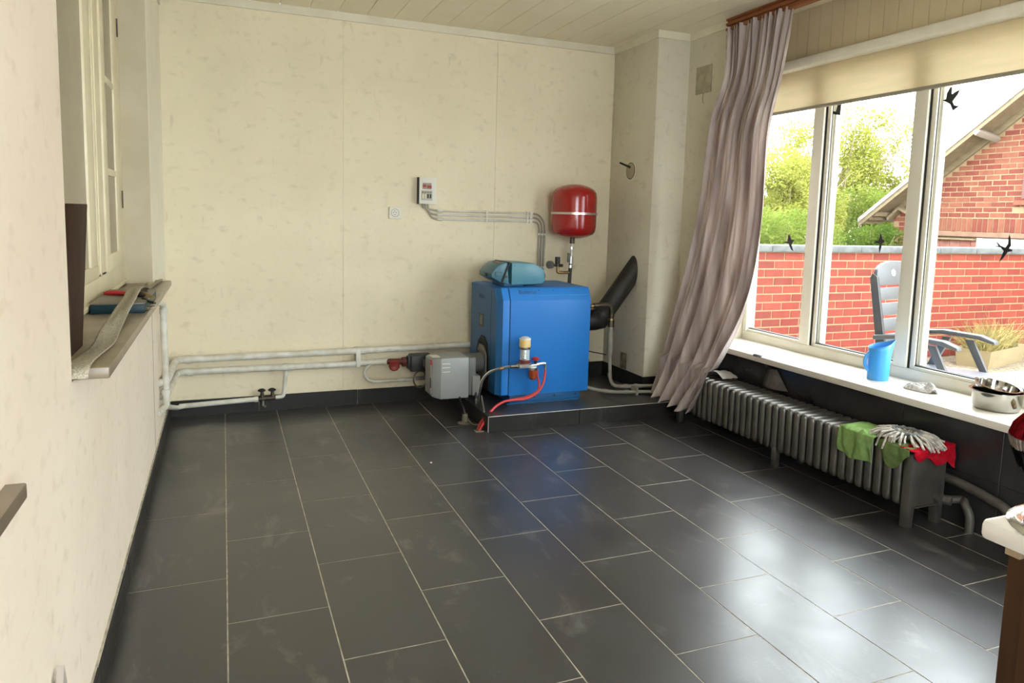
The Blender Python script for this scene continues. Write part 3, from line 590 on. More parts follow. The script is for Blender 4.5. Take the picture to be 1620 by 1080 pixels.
# ================================================================ BACK WALL ELECTRICS
cu = thing('consumer_unit', (1.575, 0, 1.41), 'small grey fuse box on the back wall above the conduits', 'fuse box')
link('case', B(1.518, 1.634, -.052, 0, 1.328, 1.502), M_WHITEP, cu, bevel=.004)
link('window_recess', B(1.540, 1.600, -.0535, -.051, 1.425, 1.466), mat('recess_grey', (.30, .28, .22), .6), cu)
for a, b, z in ((1.541, 1.564, 1.437), (1.573, 1.600, 1.432)): link('rcd_switch', B(a, b, -.058, -.053, z, z + .018), mat('dark_red', (.30, .02, .015), .4), cu)
link('divider', B(1.530, 1.612, -.056, -.052, 1.418, 1.424), M_WHITE, cu)
link('window_recess', B(1.532, 1.606, -.0535, -.051, 1.352, 1.416), mat('recess_light', (.42, .40, .33), .6), cu)
for k, c_ in enumerate((M_CREAM, M_CREAM, M_BLACK, M_BLACK)):
    x = 1.538 + k * .017; link('breaker', B(x, x + .009, -.058, -.053, 1.366, 1.394), c_, cu); link('indicator', B(x + .001, x + .007, -.056, -.053, 1.401, 1.408), M_BLACK, cu)
link('back_gasket', B(1.515, 1.5185, -.05, 0, 1.328, 1.502), M_DARKGAP, cu)
so = thing('wall_socket', (1.37, 0, 1.263), 'single cream wall socket left of the fuse box', 'socket')
link('frame', B(1.330, 1.408, -.012, 0, 1.226, 1.303), M_WHITEP, so, bevel=.003)
link('dish', Lt([(.027, .0125), (.024, .013), (.021, .006), (0, .006)], o=(1.368, 0, 1.265), axis=(0, -1, 0), seg=28), mat('socket_shadow', (.36, .33, .25), .6), so, smooth=True)
link('face', Cy((1.366, -.006, 1.266), (0, -1, 0), .018, .0075, 24), M_WHITEP, so)
for dx, dz in ((-.009, .0), (.009, .0), (0, .010)): link('pin_hole', Cy((1.366 + dx, -.0136, 1.266 + dz), (0, -1, 0), .0028, .0006, 10), M_BLACK, so)
link('latch_slot', B(1.361, 1.371, -.0145, -.0135, 1.252, 1.2545), M_DARKGAP, so)
cd = thing('conduit_run', (2.0, -.01, 1.24), 'three parallel white conduits from the fuse box down to the boiler', 'conduit')
for k in range(3):
    z = 1.287 - k * .028; xe = 2.447 - k * .022 + .0
    r_ = .0075
    link('conduit', T([(1.652, -.012, z), (2.352, -.012, z)], r_, 12), M_PIPE, cd, smooth=True)
    link('bent_cable', T([(2.35, -.012, z), (2.40 - k * .006 , -.012, z - .008), (xe - .004, -.012, 1.225 - k * .012), (xe, -.012, 1.16)], .0062, 8, f=.04), mat('cable_grey', (.36, .34, .27), .5), cd, smooth=True)
    link('drop_conduit', T([(xe, -.012, 1.17), (xe - .002, -.012, .875)], .0068, 10), mat('conduit_grey', (.34, .32, .26), .45), cd, smooth=True)
    link('loose_cable', T([(xe, -.012, .88), (xe + .006, -.03, .85), (xe - .012 + k * .02, -.06, .82)], .003, 6), M_GREYD, cd)
    link('cable_tail', T([(1.549 + k * .018, -.02, 1.332), (1.553 + k * .018, -.016, 1.308), (1.60 + k * .006, -.012, z + .008), (1.655, -.012, z)], .0062, 8, f=.03), MATS['cable_grey'], cd, smooth=True)
    for x in (1.658, 1.672): link('sleeve', Cy((x, -.012, z), (1, 0, 0), .0105, .012 if x > 1.66 else .030, 12), M_WHITEP, cd)
    for x in (1.995, 2.30): link('clip', B(x, x + .014, -.024, 0, z - .0105, z + .0105), M_WHITEP, cd, bevel=.002)
    link('clip', B(2.325, 2.345, -.023, 0, z - .0105, z + .0105), M_WHITEP, cd, bevel=.002)
    for zz in (1.135, .90): link('clip', B(xe - .010, xe + .010, -.024, 0, zz, zz + .014), M_WHITEP, cd, bevel=.002)

# ================================================================ HEATING PIPES ON THE BACK WALL
up = thing('heating_pipe', (1.0, -.06, .36), 'upper of the two long white heating pipes along the back wall', 'pipe', 'heating pipes on the back wall')
link('pipe', T([(-.02, -.66, .352), (.032, -.60, .352), (.045, -.12, .357), (.06, -.06, .358), (1.09, -.06, .367), (1.95, -.06, .376)], .021, 16, f=.05), M_PIPE, up, smooth=True)
link('pipe_stub', T([(.0, -.05, .352), (.06, -.06, .352)], .021, 14), M_PIPE, up)
link('fitting', Cy((.10, -.06, .358), (1, 0, 0), .025, .03, 14), M_PIPE, up); link('socket_joint', Cy((1.135, -.06, .3675), (1, 0, 0), .025, .035, 14), M_PIPE, up)
lp = thing('heating_pipe', (.8, -.06, .28), 'lower of the two long white heating pipes, ending at the red valve', 'pipe', 'heating pipes on the back wall')
link('pipe', T([(-.02, -.62, .272), (.030, -.56, .272), (.05, -.10, .282), (.075, -.06, .284), (1.09, -.06, .282), (1.32, -.07, .292)], .020, 16, f=.05), M_PIPE, lp, smooth=True)
for x in (.11, .66, 1.285): link('fitting', Cy((x, -.06 - (.008 if x > 1.2 else 0), .2825 + (.008 if x > 1.2 else 0)), (1, 0, 0), .024, .03, 14), M_PIPE, lp)
link('wall_clip', B(1.105, 1.135, -.085, 0, .262, .385), M_PIPE, lp, bevel=.004)
ub = thing('looped_pipe', (1.2, -.06, .2), 'thin white pipe looping back under the lower heating pipe', 'pipe')
link('pipe', T([(1.27, -.075, .292), (1.215, -.07, .286), (1.175, -.07, .255), (1.162, -.07, .215), (1.178, -.07, .178), (1.21, -.07, .160), (1.25, -.07, .156), (1.50, -.07, .160)], .011, 12, f=.03), M_PIPE, ub, smooth=True)
bp_ = thing('valve_pipe', (.3, -.05, .083), 'lowest white pipe by the skirting with two small valves', 'pipe')
link('pipe', T([(.06, -.045, .072), (.50, -.045, .086)], .0155, 14), M_PIPE, bp_, smooth=True)
link('riser', T([(.605, -.045, .090), (.655, -.045, .093), (.662, -.045, .12), (.668, -.05, .20), (.676, -.055, .265)], .013, 12, f=.025), M_PIPE, bp_, smooth=True)
link('collar', Cy((.485, -.045, .0855), (1, 0, 0), .019, .022, 12), M_PIPE, bp_); link('tee', T([(.505, -.045, .087), (.61, -.045, .090)], .015, 12), M_DBRASS, bp_, smooth=True)
for x in (.531, .592):
    v = link('valve', T([(x, -.045, .085), (x, -.05, .135)], [.016, .009], 10), M_DBRASS, bp_, smooth=True)
    link('valve_wheel', Lt([(0, 0), (.018, 0), (.025, .004), (.018, .010), (0, .008)], o=(x - .003, -.052, .137), axis=(0, -.2, 1), seg=10), M_DARKGAP, v)
link('drain_tap', T([(.535, -.045, .085), (.535, -.052, .045), (.55, -.062, .04)], .007, 8), mat('grey_tap', (.22, .21, .19), .5), bp_)
vl = thing('riser_pipe', (.03, -.65, .24), 'white vertical pipe under the left window sill by the corner', 'pipe')
link('pipe', T([(.012, -.86, .80), (.022, -.80, .795), (.03, -.66, .765), (.03, -.64, .70), (.032, -.63, .27), (.03, -.64, .225), (-.02, -.745, .216)], .0165, 14, f=.035), M_PIPE, vl, smooth=True)
for z in (.715, .29): link('fitting', Cy((.031, -.638, z), (0, 0, 1), .0205, .028, 12), M_PIPE, vl)
link('fitting', Cy((.012, -.70, .219), (-.6, -1, 0), .020, .025, 12), M_PIPE, vl)
ct = thing('tail_pipe', (.03, -.2, .09), 'white pipe tail turning out of the corner towards the skirting', 'pipe')
link('pipe', T([(.03, -.62, .225), (.035, -.40, .16), (.05, -.09, .076), (.09, -.046, .074)], .0145, 14, f=.05), M_PIPE, ct, smooth=True)
# circulation pump
pm = thing('circulation_pump', (1.50, -.14, .28), 'black circulation pump with a red hand valve beside the burner', 'pump')
link('valve_body', T([(1.31, -.075, .290), (1.42, -.12, .292)], .019, 12), mat('dark_red_iron', (.11, .018, .014), .5), pm, smooth=True)
hw = link('handwheel', Lt([(0, .0), (.022, 0), (.035, .006), (.037, .014), (.030, .020), (.014, .012), (0, .014)], o=(1.345, -.125, .272), axis=(-.1, -1, 0), seg=9), mat('valve_red', (.27, .025, .02), .45), pm, smooth=True)
link('union_nut', Cy((1.40, -.115, .291), (1, 0, 0), .032, .03, 8), MATS['dark_red_iron'], pm)
link('volute', Lt([(0, 0), (.05, 0), (.058, .02), (.052, .07), (0, .075)], o=(1.50, -.10, .29), axis=(0, -1, 0), seg=20), M_BLACK, pm, smooth=True)
link('terminal_box', B(1.44, 1.585, -.20, -.10, .235, .345), mat('pump_black', (.018, .019, .018), .45), pm, bevel=.012)
link('front_shield', Pr([(1.52, .318), (1.572, .318), (1.572, .275), (1.555, .252), (1.537, .252), (1.52, .275)], 1, -.206, -.198), M_GREYD, pm, bevel=.002)
link('side_cover', B(1.425, 1.455, -.18, -.12, .25, .335), M_BLACK, pm, bevel=.006)
link('plug', B(1.545, 1.575, -.18, -.13, .195, .24), M_BLACK, pm, bevel=.004)
link('outlet', T([(1.58, -.12, .29), (1.70, -.12, .29), (1.84, -.16, .29)], .016, 12), M_GREYD, pm)
link('cable_loop', T([(1.512 + .045 * math.cos(a), -.16, .178 + .055 * math.sin(a)) for a in [2 * PI * k / 24 for k in range(24)]], .0055, 8, closed=True), mat('loop_brown', (.13, .115, .075), .5), pm)
link('drain_pipe', T([(1.50, -.08, .165), (1.85, -.08, .170)], .014, 10), mat('greyish_pipe', (.23, .22, .19), .5), pm, smooth=True)

# ================================================================ RADIATOR
ra = thing('cast_iron_radiator', (3.06, -1.85, 0), 'long low silver-grey cast iron radiator under the window', 'radiator')
xr0, xr1, zr0, zr1 = 2.958, 3.168, .085, .330
def section_bm():
    bm = bmesh.new(); prof = []
    # closed loop outline in x,z with rounded top corners; pillow section in y
    def ring(ins, y):
        x0, x1, z0, z1 = xr0 + ins, xr1 - ins, zr0 + ins, zr1 - ins; r = .020; pts = []
        for cx, cz, a0 in ((x1 - r, z1 - r, 0), (x0 + r, z1 - r, 90), (x0 + r, z0 + r, 180), (x1 - r, z0 + r, 270)):
            for k in range(4):
                a = math.radians(a0 + k * 30); pts.append((cx + r * math.cos(a), y, cz + r * math.sin(a)))
        return [bm.verts.new(p) for p in pts]
    rs = [ring(.020, -.0200), ring(.008, -.0185), ring(.001, -.0110), ring(0, -.004), ring(0, .004), ring(.001, .0110), ring(.008, .0185), ring(.020, .0200)]
    for a, b in zip(rs, rs[1:]):
        n = len(a)
        for k in range(n): bm.faces.new((a[k], a[(k + 1) % n], b[(k + 1) % n], b[k]))
    bm.faces.new(rs[0][::-1]); bm.faces.new(rs[-1])
    for z in (zr0 + .035, zr1 - .035): cyl(bm, (3.06, -.028, z), (0, 1, 0), .022, .056, 10)
    return bm
ps = link('section', section_bm(), M_RAD, None, smooth=True)
N = 34; pitch = .0497; ystart = -1.005
ps.parent = ra; ps.matrix_parent_inverse = ra.matrix_basis.inverted(); ps.location = (0, ystart, 0)
for k in range(1, N - 1):
    c = dup(ps, ra, (0, 0, 0)); c.location = (0, ystart - k * pitch, 0)
yl = ystart - (N - 1) * pitch
def foot(y, dy): return B(xr0 + .0, xr0 + .030, y - dy, y + dy, 0, .12)
link('end_plate', Pr([(xr0, .0), (xr0 + .036, .0), (xr0 + .040, .085), (3.08, .092), (xr1 - .040, .085), (xr1 - .036, 0), (xr1, 0), (xr1, .318), (xr1 - .014, .332), (xr0 + .014, .332), (xr0, .318)], 1, yl - .022, yl + .018), M_RAD, ra, bevel=.006)
for y in (ystart, -1.86):
    link('foot', B(xr0 + .002, xr0 + .034, y - .017, y + .017, 0, .11), M_RAD, ra, bevel=.005); link('foot', B(xr1 - .034, xr1 - .002, y - .017, y + .017, 0, .11), M_RAD, ra, bevel=.005)
link('end_ledge', B(xr0 + .02, xr1 - .03, yl - .027, yl - .02, .088, .094), M_RAD, ra)
rv = thing('radiator_feed_pipe', (3.2, -2.72, 0), 'dark grey feed pipe elbowing from the radiator end to the floor', 'pipe')
M_RPIPE = mat('radiator_pipe', (.075, .068, .058), .5, col2=(.055, .05, .043), nscale=12)
link('pipe', T([(3.12, yl - .02, .118), (3.17, yl - .05, .115), (3.225, yl - .075, .118), (3.262, yl - .075, .10), (3.262, yl - .075, 0)][:3] + [(3.19, yl - .10, .115), (3.19, yl - .13, .07), (3.19, yl - .13, 0)], .017, 14, f=.03), M_RPIPE, rv, smooth=True)
link('valve_nut', Cy((3.125, yl - .022, .118), (0, -1, 0), .024, .024, 8), M_RPIPE, rv); link('lock_shield', Cy((3.135, yl - .045, .118), (.4, -1, 0), .019, .03, 10), M_RPIPE, rv)
rw = thing('radiator_return_pipe', (3.19, -2.7, .2), 'wide dark pipe curving down the tiled wall behind the radiator end', 'pipe')
link('pipe', T([(3.185, -2.40, .20), (3.185, -2.72, .20), (3.185, -2.93, .16), (3.185, -2.97, .08), (3.185, -2.98, 0)], .020, 14, f=.11), M_RPIPE, rw, smooth=True)
# cloths on the radiator
def drape(name, m, corners, nu, nv, amp, seed, top, label, cat, group=None, thick=.003, frontx=xr0):
    # corners: list of (y_start, y_end, back_x, drop) -> strip lying on the top and hanging over the front edge
    y0, y1, bx, drop = corners
    def fn(u, v):
        y = y0 + (y1 - y0) * u + .012 * noise.noise(Vector((u * 3, v * 3, seed)))
        L1 = bx - frontx; Lt_ = L1 + drop(u); s = v * Lt_; wv = noise.noise(Vector((u * 4, v * 2.2, seed + 5))); w2_ = noise.noise(Vector((u * 9, v * 5, seed + 8)))
        if s < L1: p = Vector((bx - s, y, top + .004 + amp * abs(wv) + .4 * amp * abs(w2_)))
        else:
            q = s - L1; p = Vector((frontx - .006 - amp * .8 * (.5 + wv) * min(1, q / .03) - .25 * amp * w2_, y + .02 * wv * q / .1, top - q))
            if q < .01: p.z = top + .004 * (1 - q / .01)
        return p
    o = grid(fn, nu, nv, thick, name, m); tag(o, label, cat, group); return o
drape('cleaning_cloth', C_GREEN, (-2.285, -2.475, 3.12, lambda u: .105 + .012 * math.sin(u * 5) + .02 * u), 60, 60, .020, 3, zr1 + .006, 'light green cloth draped over the radiator front edge', 'cloth', 'cloths drying on the radiator')
drape('cleaning_cloth', C_OLIVE, (-2.50, -2.66, 3.10, lambda u: .02 + .075 * math.sin(PI * min(1, max(0, u))) ** 1.2), 50, 50, .012, 9, zr1 + .004, 'olive green cloth hanging beneath the string mop', 'cloth', 'cloths drying on the radiator')
def redf(u, v):
    x = 2.952 + .245 * u; wv = noise.noise(Vector((u * 5, v * 3, 2))); yT = -2.60; Ltop = (yl - .024) - yT
    L1 = abs(Ltop); dr = .018 + .075 * u ** .8 + .012 * math.sin(u * 14); s = v * (L1 + dr)
    if s < L1: return Vector((x, yT - s, zr1 + .006 + .010 * abs(wv) + .012 * u))
    q = s - L1; return Vector((x + .02 * q, yl - .030 - .012 * (.5 + wv), zr1 + .008 + .012 * u - q))
o = grid(redf, 50, 50, .003, 'cleaning_cloth', C_REDC); tag(o, 'bright red cloth hanging over the near end of the radiator', 'cloth', 'cloths drying on the radiator')
mh = thing('mop_head', (3.05, -2.55, .35), 'grey and white string mop head lying on the radiator cloths', 'mop head')
bm = bmesh.new(); mcx, mcy = 3.065, -2.545
for k in range(150):
    a = random.random() * 2 * PI; r1 = .098 + random.random() * .035; z = zr1 + .022 + random.random() * .02
    ex_, ey_ = mcx + math.cos(a) * r1 * .95, mcy + math.sin(a) * r1 * 1.25
    ze = zr1 + .008 + random.random() * .02
    if ex_ < xr0: ze = zr1 - .012 - random.random() * .02
    m1 = (mcx + math.cos(a) * .06, mcy + math.sin(a) * .075, z + .012)
    if ey_ < yl - .02: ze -= .008
    j = random.uniform(-.008, .008)
    tube(bm, [(mcx + math.cos(a) * .028, mcy + math.sin(a) * .035, z), m1, (mcx + math.cos(a + j * 6) * r1 * .8, mcy + math.sin(a + j * 6) * r1 * .98, z + .002), (ex_, ey_, ze)], .0042, 5)
link('strings', bm, C_STR, mh, smooth=True, kind='stuff')
link('braided_ring', T([(mcx + .045 * math.cos(a), mcy + .062 * math.sin(a), zr1 + .050 + .002 * math.sin(a * 20)) for a in [2 * PI * k / 60 for k in range(60)]], .007, 8, closed=True), mat('ring_grey', (.16, .17, .18), .7), mh, smooth=True)
link('core', Lt([(0, .02), (.03, .018), (.035, .0), (0, 0)], o=(mcx, mcy, zr1 + .02), seg=14), C_STR, mh, smooth=True)
# things at the far radiator end
def papf(u, v): return Vector((3.04 + .11 * v, -1.15 - .17 * u, zr1 + .012 + .030 * math.sin(u * PI) * (1 - .3 * v) + .006 * noise.noise(Vector((u * 5, v * 5, 1)))))
o = grid(papf, 20, 12, .002, 'folded_paper', mat('paper_grey', (.42, .40, .36), .7)); tag(o, 'crumpled grey paper on the far end of the radiator', 'paper')
bg_ = thing('hanging_bag', (3.17, -1.56, .36), 'dark grey bag with black knotted straps hanging under the sill', 'bag')
def bagf(u, v): 
    wdt = .055 + .10 * v; return Vector((3.20 - .035 * math.sin(PI * u) * (.4 + v) , -1.55 + wdt * (.5 - u) * 1.3 - .03 * v, .445 - .105 * v))
grid(bagf, 24, 12, .003, 'bag_body', C_DGREY, bg_)
for k in range(5): link('strap', T([(3.195 - .006 * k, -1.555 + .003 * k, .44), (3.16 + .004 * k, -1.54 + .007 * k, .468), (3.15, -1.525 + .012 * k, .495 - .002 * k), (3.132, -1.515 + .014 * k, .511), (3.15, -1.51 + .01 * k, .512)], .0045, 6, f=.01), M_BLACK, bg_)

# ================================================================ ON THE WINDOW SILL
zs_ = .5085
jg = thing('water_jug', (3.32, -2.15, zs_), 'bright blue plastic jug on the window sill by the mullion', 'jug')
C_JUG = mat('blue_translucent_plastic', (.05, .33, .82), .3, col2=(.06, .36, .85), nscale=3)
sd = Vector((.926, -.376, 0)); pd = Vector((.376, .926, 0))
bm = bmesh.new(); rings = []; H = 9; SG = 32
for j in range(H + 1):
    t = j / H; ring = []
    for k in range(SG):
        a = 2 * PI * k / SG; c, s_ = math.cos(a), math.sin(a)
        r = .050 + .003 * t; top = .172 + .014 * c
        sp_ = max(0, c) ** 8 * max(0, t - .6) / .4
        rr = r + .022 * sp_; z = t * (top + .014 * sp_)
        p = Vector((3.322, -2.150, zs_)) + sd * c * rr + pd * s_ * r * (1 - .25 * sp_); p.z += z; ring.append(bm.verts.new(p))
    rings.append(ring)
for a, b in zip(rings, rings[1:]):
    for k in range(SG): bm.faces.new((a[k], a[(k + 1) % SG], b[(k + 1) % SG], b[k]))
bm.faces.new(rings[0][::-1]); o = link('body', bm, C_JUG, jg, smooth=True); so_ = o.modifiers.new('wall', 'SOLIDIFY'); so_.thickness = .002
c0 = Vector((3.322, -2.150, zs_))
link('handle', T([c0 - sd * .046 + Vector((0, 0, .135)), c0 - sd * .064 + Vector((0, 0, .120)), c0 - sd * .072 + Vector((0, 0, .09)), c0 - sd * .066 + Vector((0, 0, .06)), c0 - sd * .045 + Vector((0, 0, .04))], .0085, 10, f=.02), C_JUG, jg, smooth=True)
def clothblob(name, c, rx_, ry_, h, m, seed, label, cat, peak=None):
    def fn(u, v):
        a = u * 2 * PI; r = v; n_ = noise.noise(Vector((math.cos(a) * 2 * r, math.sin(a) * 2 * r, seed))); n3 = noise.noise(Vector((math.cos(a) * 5 * r, math.sin(a) * 5 * r, seed + 4)))
        z = h * (1 - r ** 2.5) * (.55 + .9 * abs(n_)) + .3 * h * abs(n3) * (1 - r) + .002
        if peak: z += peak[2] * max(0, 1 - ((r * math.cos(a) - peak[0]) ** 2 + (r * math.sin(a) - peak[1]) ** 2) * 9)
        k = 1 + .22 * noise.noise(Vector((math.cos(a) * 1.5, math.sin(a) * 1.5, seed + 2)))
        return Vector((c[0] + rx_ * r * k * math.cos(a), c[1] + ry_ * r * k * math.sin(a), c[2] + z))
    o = grid(fn, 64, 24, .002, name, m); return tag(o, label, cat)
clothblob('dish_cloth', (3.325, -2.385, zs_), .048, .085, .036, C_GREYC, 5, 'crumpled grey net cloth on the window sill beside the jug', 'cloth', (-.2, -.75, .034))
def pan(name, c, r, h, tilt, tdir, label):
    t = thing(name, c, label, 'bowl', 'steel bowls on the window sill'); bm = bmesh.new()
    lathe(bm, [(0, 0), (r * .80, 0), (r * .88, .004), (r * .95, .02), (r * .985, h - .008), (r * 1.0, h - .002), (r * 1.10, h), (r * 1.10, h + .002), (r * .985, h + .001), (r * .955, h - .006), (r * .93, .02), (r * .86, .007), (0, .005)], (0, 0, 0), (0, 0, 1), 48)
    Mx = Matrix.Translation(c) @ Matrix.Rotation(tilt, 4, tdir); bm.transform(Mx); link('bowl', bm, M_STEEL, t, smooth=True)
    return t
pan('steel_bowl', Vector((3.340, -2.735, zs_ + .0)), .095, .080, 0, 'Y', 'large stainless steel bowl on the near end of the sill')
pan('steel_bowl', Vector((3.352, -2.718, zs_ + .050)), .080, .050, math.radians(11), 'X', 'smaller steel bowl lying tilted inside the large one')
clothblob('sponge_cloth', (3.36, -2.90, zs_), .035, .045, .018, cloth_mat('tan_cloth', (.40, .30, .16), (.58, .48, .30)), 15, 'small tan cloth on the sill right of the steel bowls', 'cloth')
# birds on the glass
BIRDS = [('small black bird silhouette sticker on the leftmost pane', [(-1.229, 1.149), (-1.27, 1.158), (-1.272, 1.188), (-1.28, 1.202), (-1.29, 1.181), (-1.301, 1.169), (-1.327, 1.171), (-1.31, 1.15), (-1.304, 1.136), (-1.324, 1.1), (-1.304, 1.108), (-1.285, 1.132), (-1.281, 1.144), (-1.246, 1.147)]),
 ('black bird sticker low on the middle pane above the chair back', [(-1.89, 1.19), (-1.91, 1.185), (-1.926, 1.187), (-1.935, 1.201), (-1.936, 1.219), (-1.929, 1.234), (-1.945, 1.22), (-1.953, 1.196), (-1.966, 1.192), (-1.965, 1.18), (-1.952, 1.174), (-1.949, 1.15), (-1.941, 1.124), (-1.935, 1.15), (-1.937, 1.17), (-1.919, 1.175), (-1.894, 1.168), (-1.911, 1.179)]),
 ('largest black swallow sticker low on the right pane', [(-2.55, 1.215), (-2.573, 1.193), (-2.596, 1.184), (-2.607, 1.201), (-2.606, 1.228), (-2.609, 1.243), (-2.616, 1.225), (-2.621, 1.195), (-2.613, 1.181), (-2.628, 1.177), (-2.628, 1.17), (-2.609, 1.166), (-2.592, 1.137), (-2.574, 1.118), (-2.584, 1.146), (-2.591, 1.169), (-2.576, 1.184), (-2.539, 1.188), (-2.565, 1.19)]),
 ('black diving bird sticker high on the right pane under the blind', [(-2.227, 1.866), (-2.245, 1.87), (-2.247, 1.896), (-2.263, 1.924), (-2.271, 1.92), (-2.273, 1.888), (-2.288, 1.897), (-2.313, 1.905), (-2.305, 1.884), (-2.28, 1.854), (-2.291, 1.835), (-2.317, 1.828), (-2.285, 1.81), (-2.267, 1.844), (-2.251, 1.854)]),
 ('black bird sticker half hidden by the blind on the middle pane', [(-1.531, 1.893), (-1.549, 1.9), (-1.575, 1.892), (-1.585, 1.935), (-1.61, 1.94), (-1.607, 1.884), (-1.609, 1.869), (-1.564, 1.879), (-1.551, 1.886)])]
for lab, pg in BIRDS:
    o = link('bird_sticker', Pr(pg, 0, 3.5025, 3.5037), M_BIRD, None); tag(o, lab, 'sticker', 'bird stickers on the window'); 

# ================================================================ LEFT SILL OBJECTS
zl = .8895
bd = link('leaning_board', Pr([(-2.72, zl), (-2.565, zl), (-2.41, 1.262), (-2.62, 1.262)], 0, -.045, -.027), M_BWOOD, None, bevel=.002)
tag(bd, 'dark brown wooden board standing on the left window sill', 'board')
tb = thing('tool_tin', (-.02, -1.68, zl), 'flat petrol-blue metal tin on the left window sill', 'tin')
link('tray', B(-.104, .062, -1.925, -1.45, zl, zl + .031), M_TEALM, tb, bevel=.002); link('lid', B(-.105, .063, -1.922, -1.448, zl + .031, zl + .036), mat('tin_lid', (.16, .14, .11), .4), tb, bevel=.001)
pr_ = thing('pliers', (-.04, -1.68, .93), 'pliers with red grips lying on the blue tin', 'pliers')
zt_ = zl + .044
link('grip', T([(-.095, -1.66, zt_), (-.05, -1.675, zt_ + .002), (-.005, -1.70, zt_)], [.006, .008, .006], 10), M_REDP, pr_, smooth=True); link('grip', T([(-.092, -1.62, zt_ - .001), (-.04, -1.645, zt_), (0, -1.69, zt_ - .002)], [.006, .008, .006], 10), M_REDP, pr_, smooth=True)
link('jaw', T([(-.005, -1.70, zt_), (.022, -1.73, zt_), (.05, -1.75, zt_)], [.008, .010, .004], 8), M_DBRASS, pr_)
kc = thing('brass_chain', (.07, -1.8, .93), 'brass chain and ring beside the blue tin', 'chain')
for k in range(12):
    t = k / 11; c = Vector((.028 + .050 * t, -1.66 - .13 * t, zl + .046 - .006 * t)); a0 = k % 2
    pts = [c + Vector((.0065 * math.cos(q), .0045 * math.sin(q) * (1 - a0), .0045 * math.sin(q) * a0)) for q in [2 * PI * j / 10 for j in range(10)]]
    link('chain_link', T(pts, .0014, 5, closed=True), M_GOLD, kc)
link('key_ring', T([(.074 + .020 * math.cos(q), -1.89 + .05 * math.sin(q), zl + .012 + .006 * math.cos(q)) for q in [2 * PI * j / 24 for j in range(24)]], .0016, 6, closed=True), M_CHROME, kc)
link('clasp', T([(.045, -1.80, zl + .040), (.070, -1.84, zl + .030), (.092, -1.89, zl + .030)], .005, 6), M_DBRASS, kc)
TP = [(-.018, -2.885, zl - .02, .050), (-.014, -2.84, zl + .004, .050), (-.004, -2.60, zl + .004, .052), (-.012, -2.35, zl + .015, .050), (-.012, -2.10, zl + .034, .048), (-.010, -1.90, zl + .048, .046), (-.012, -1.70, zl + .062, .046), (-.010, -1.50, zl + .052, .046), (-.018, -1.25, zl + .020, .046), (-.020, -.95, zl + .006, .046), (-.005, -.66, zl + .004, .046)]
def tapef(u, v):
    p = interp(TP, v); q = Vector((p[0] + p[3] * u, p[1], p[2] + .006 * noise.noise(Vector((u * 2, v * 9, 1))) + .010 * u * math.sin(v * 15) * .4)); 
    q.z = max(q.z, zl + .002) if p[1] > -2.86 else q.z; return q
o = grid(tapef, 10, 120, .0012, 'fibre_strip', C_TAPE); tag(o, 'long wavy strip of pale fibre mesh lying along the left sill', 'strip')
o = link('wooden_lath', Pr([(-3.235, .0), (-3.195, 0), (-3.168, .32), (-3.186, .366), (-3.205, .33)], 0, .008, .020), mat('pale_lath', (.42, .37, .32), .6), None); tag(o, 'pale pointed lath leaning on the near left wall', 'lath')

# ================================================================ COOKER AND MOP ON THE RIGHT
ck = thing('cooker_cabinet', (1.55, -4.45, 0), 'brown wooden cabinet at the right edge under a white hob', 'cabinet')
link('carcass', B(1.222, 1.78, -4.75, -4.172, .0, .858), M_CABW, ck, bevel=.003); link('side_panel', B(1.213, 1.222, -4.745, -4.20, .06, .835), M_CABW, ck, bevel=.002); link('corner_block', B(1.219, 1.235, -4.188, -4.170, .858, .8665), mat('pale_beech', (.38, .28, .18), .5), ck)
hb = thing('hob', (1.50, -4.45, .865), 'white enamel hob with a dark red hotplate at the right edge', 'hob')
link('top_plate', B(1.196, 1.80, -4.78, -4.150, .873, .900), M_ENAM, hb, bevel=.008)
for (x, y) in ((1.290, -4.242), (1.60, -4.26)):
    link('drip_ring', Lt([(.0, .0005), (.086, .0005), (.092, .004), (.098, .003), (.102, 0)], o=(x, y, .9005), seg=40), M_CHROME, hb, smooth=True); link('hotplate', Lt([(0, .010), (.072, .010), (.081, .007), (.083, .001), (0, .001)], o=(x, y, .901), seg=40), mat('dark_red_plate', (.10, .012, .010), .35), hb, smooth=True)
mp = thing('string_mop', (2.41, -3.50, 0), 'upturned mop with red, white and black yarn beside the cooker', 'mop')
link('handle', T([(2.400, -3.51, 0), (2.400, -3.505, .56)], .011, 10), mat('mop_handle', (.22, .17, .12), .5), mp, smooth=True); link('socket', Lt([(0, .555), (.020, .555), (.034, .600), (.040, .615), (0, .615)], o=(2.400, -3.505, 0), seg=16), mat('orange_plastic', (.62, .10, .02), .4), mp, smooth=True)
cols = [cloth_mat('yarn_red', (.12, .005, .008), (.18, .008, .012), .1, 80), cloth_mat('yarn_white', (.24, .20, .18), (.34, .30, .28), .1, 80), cloth_mat('yarn_black', (.008, .008, .010), (.016, .016, .018), .1, 80)]
bms = [bmesh.new() for _ in cols]
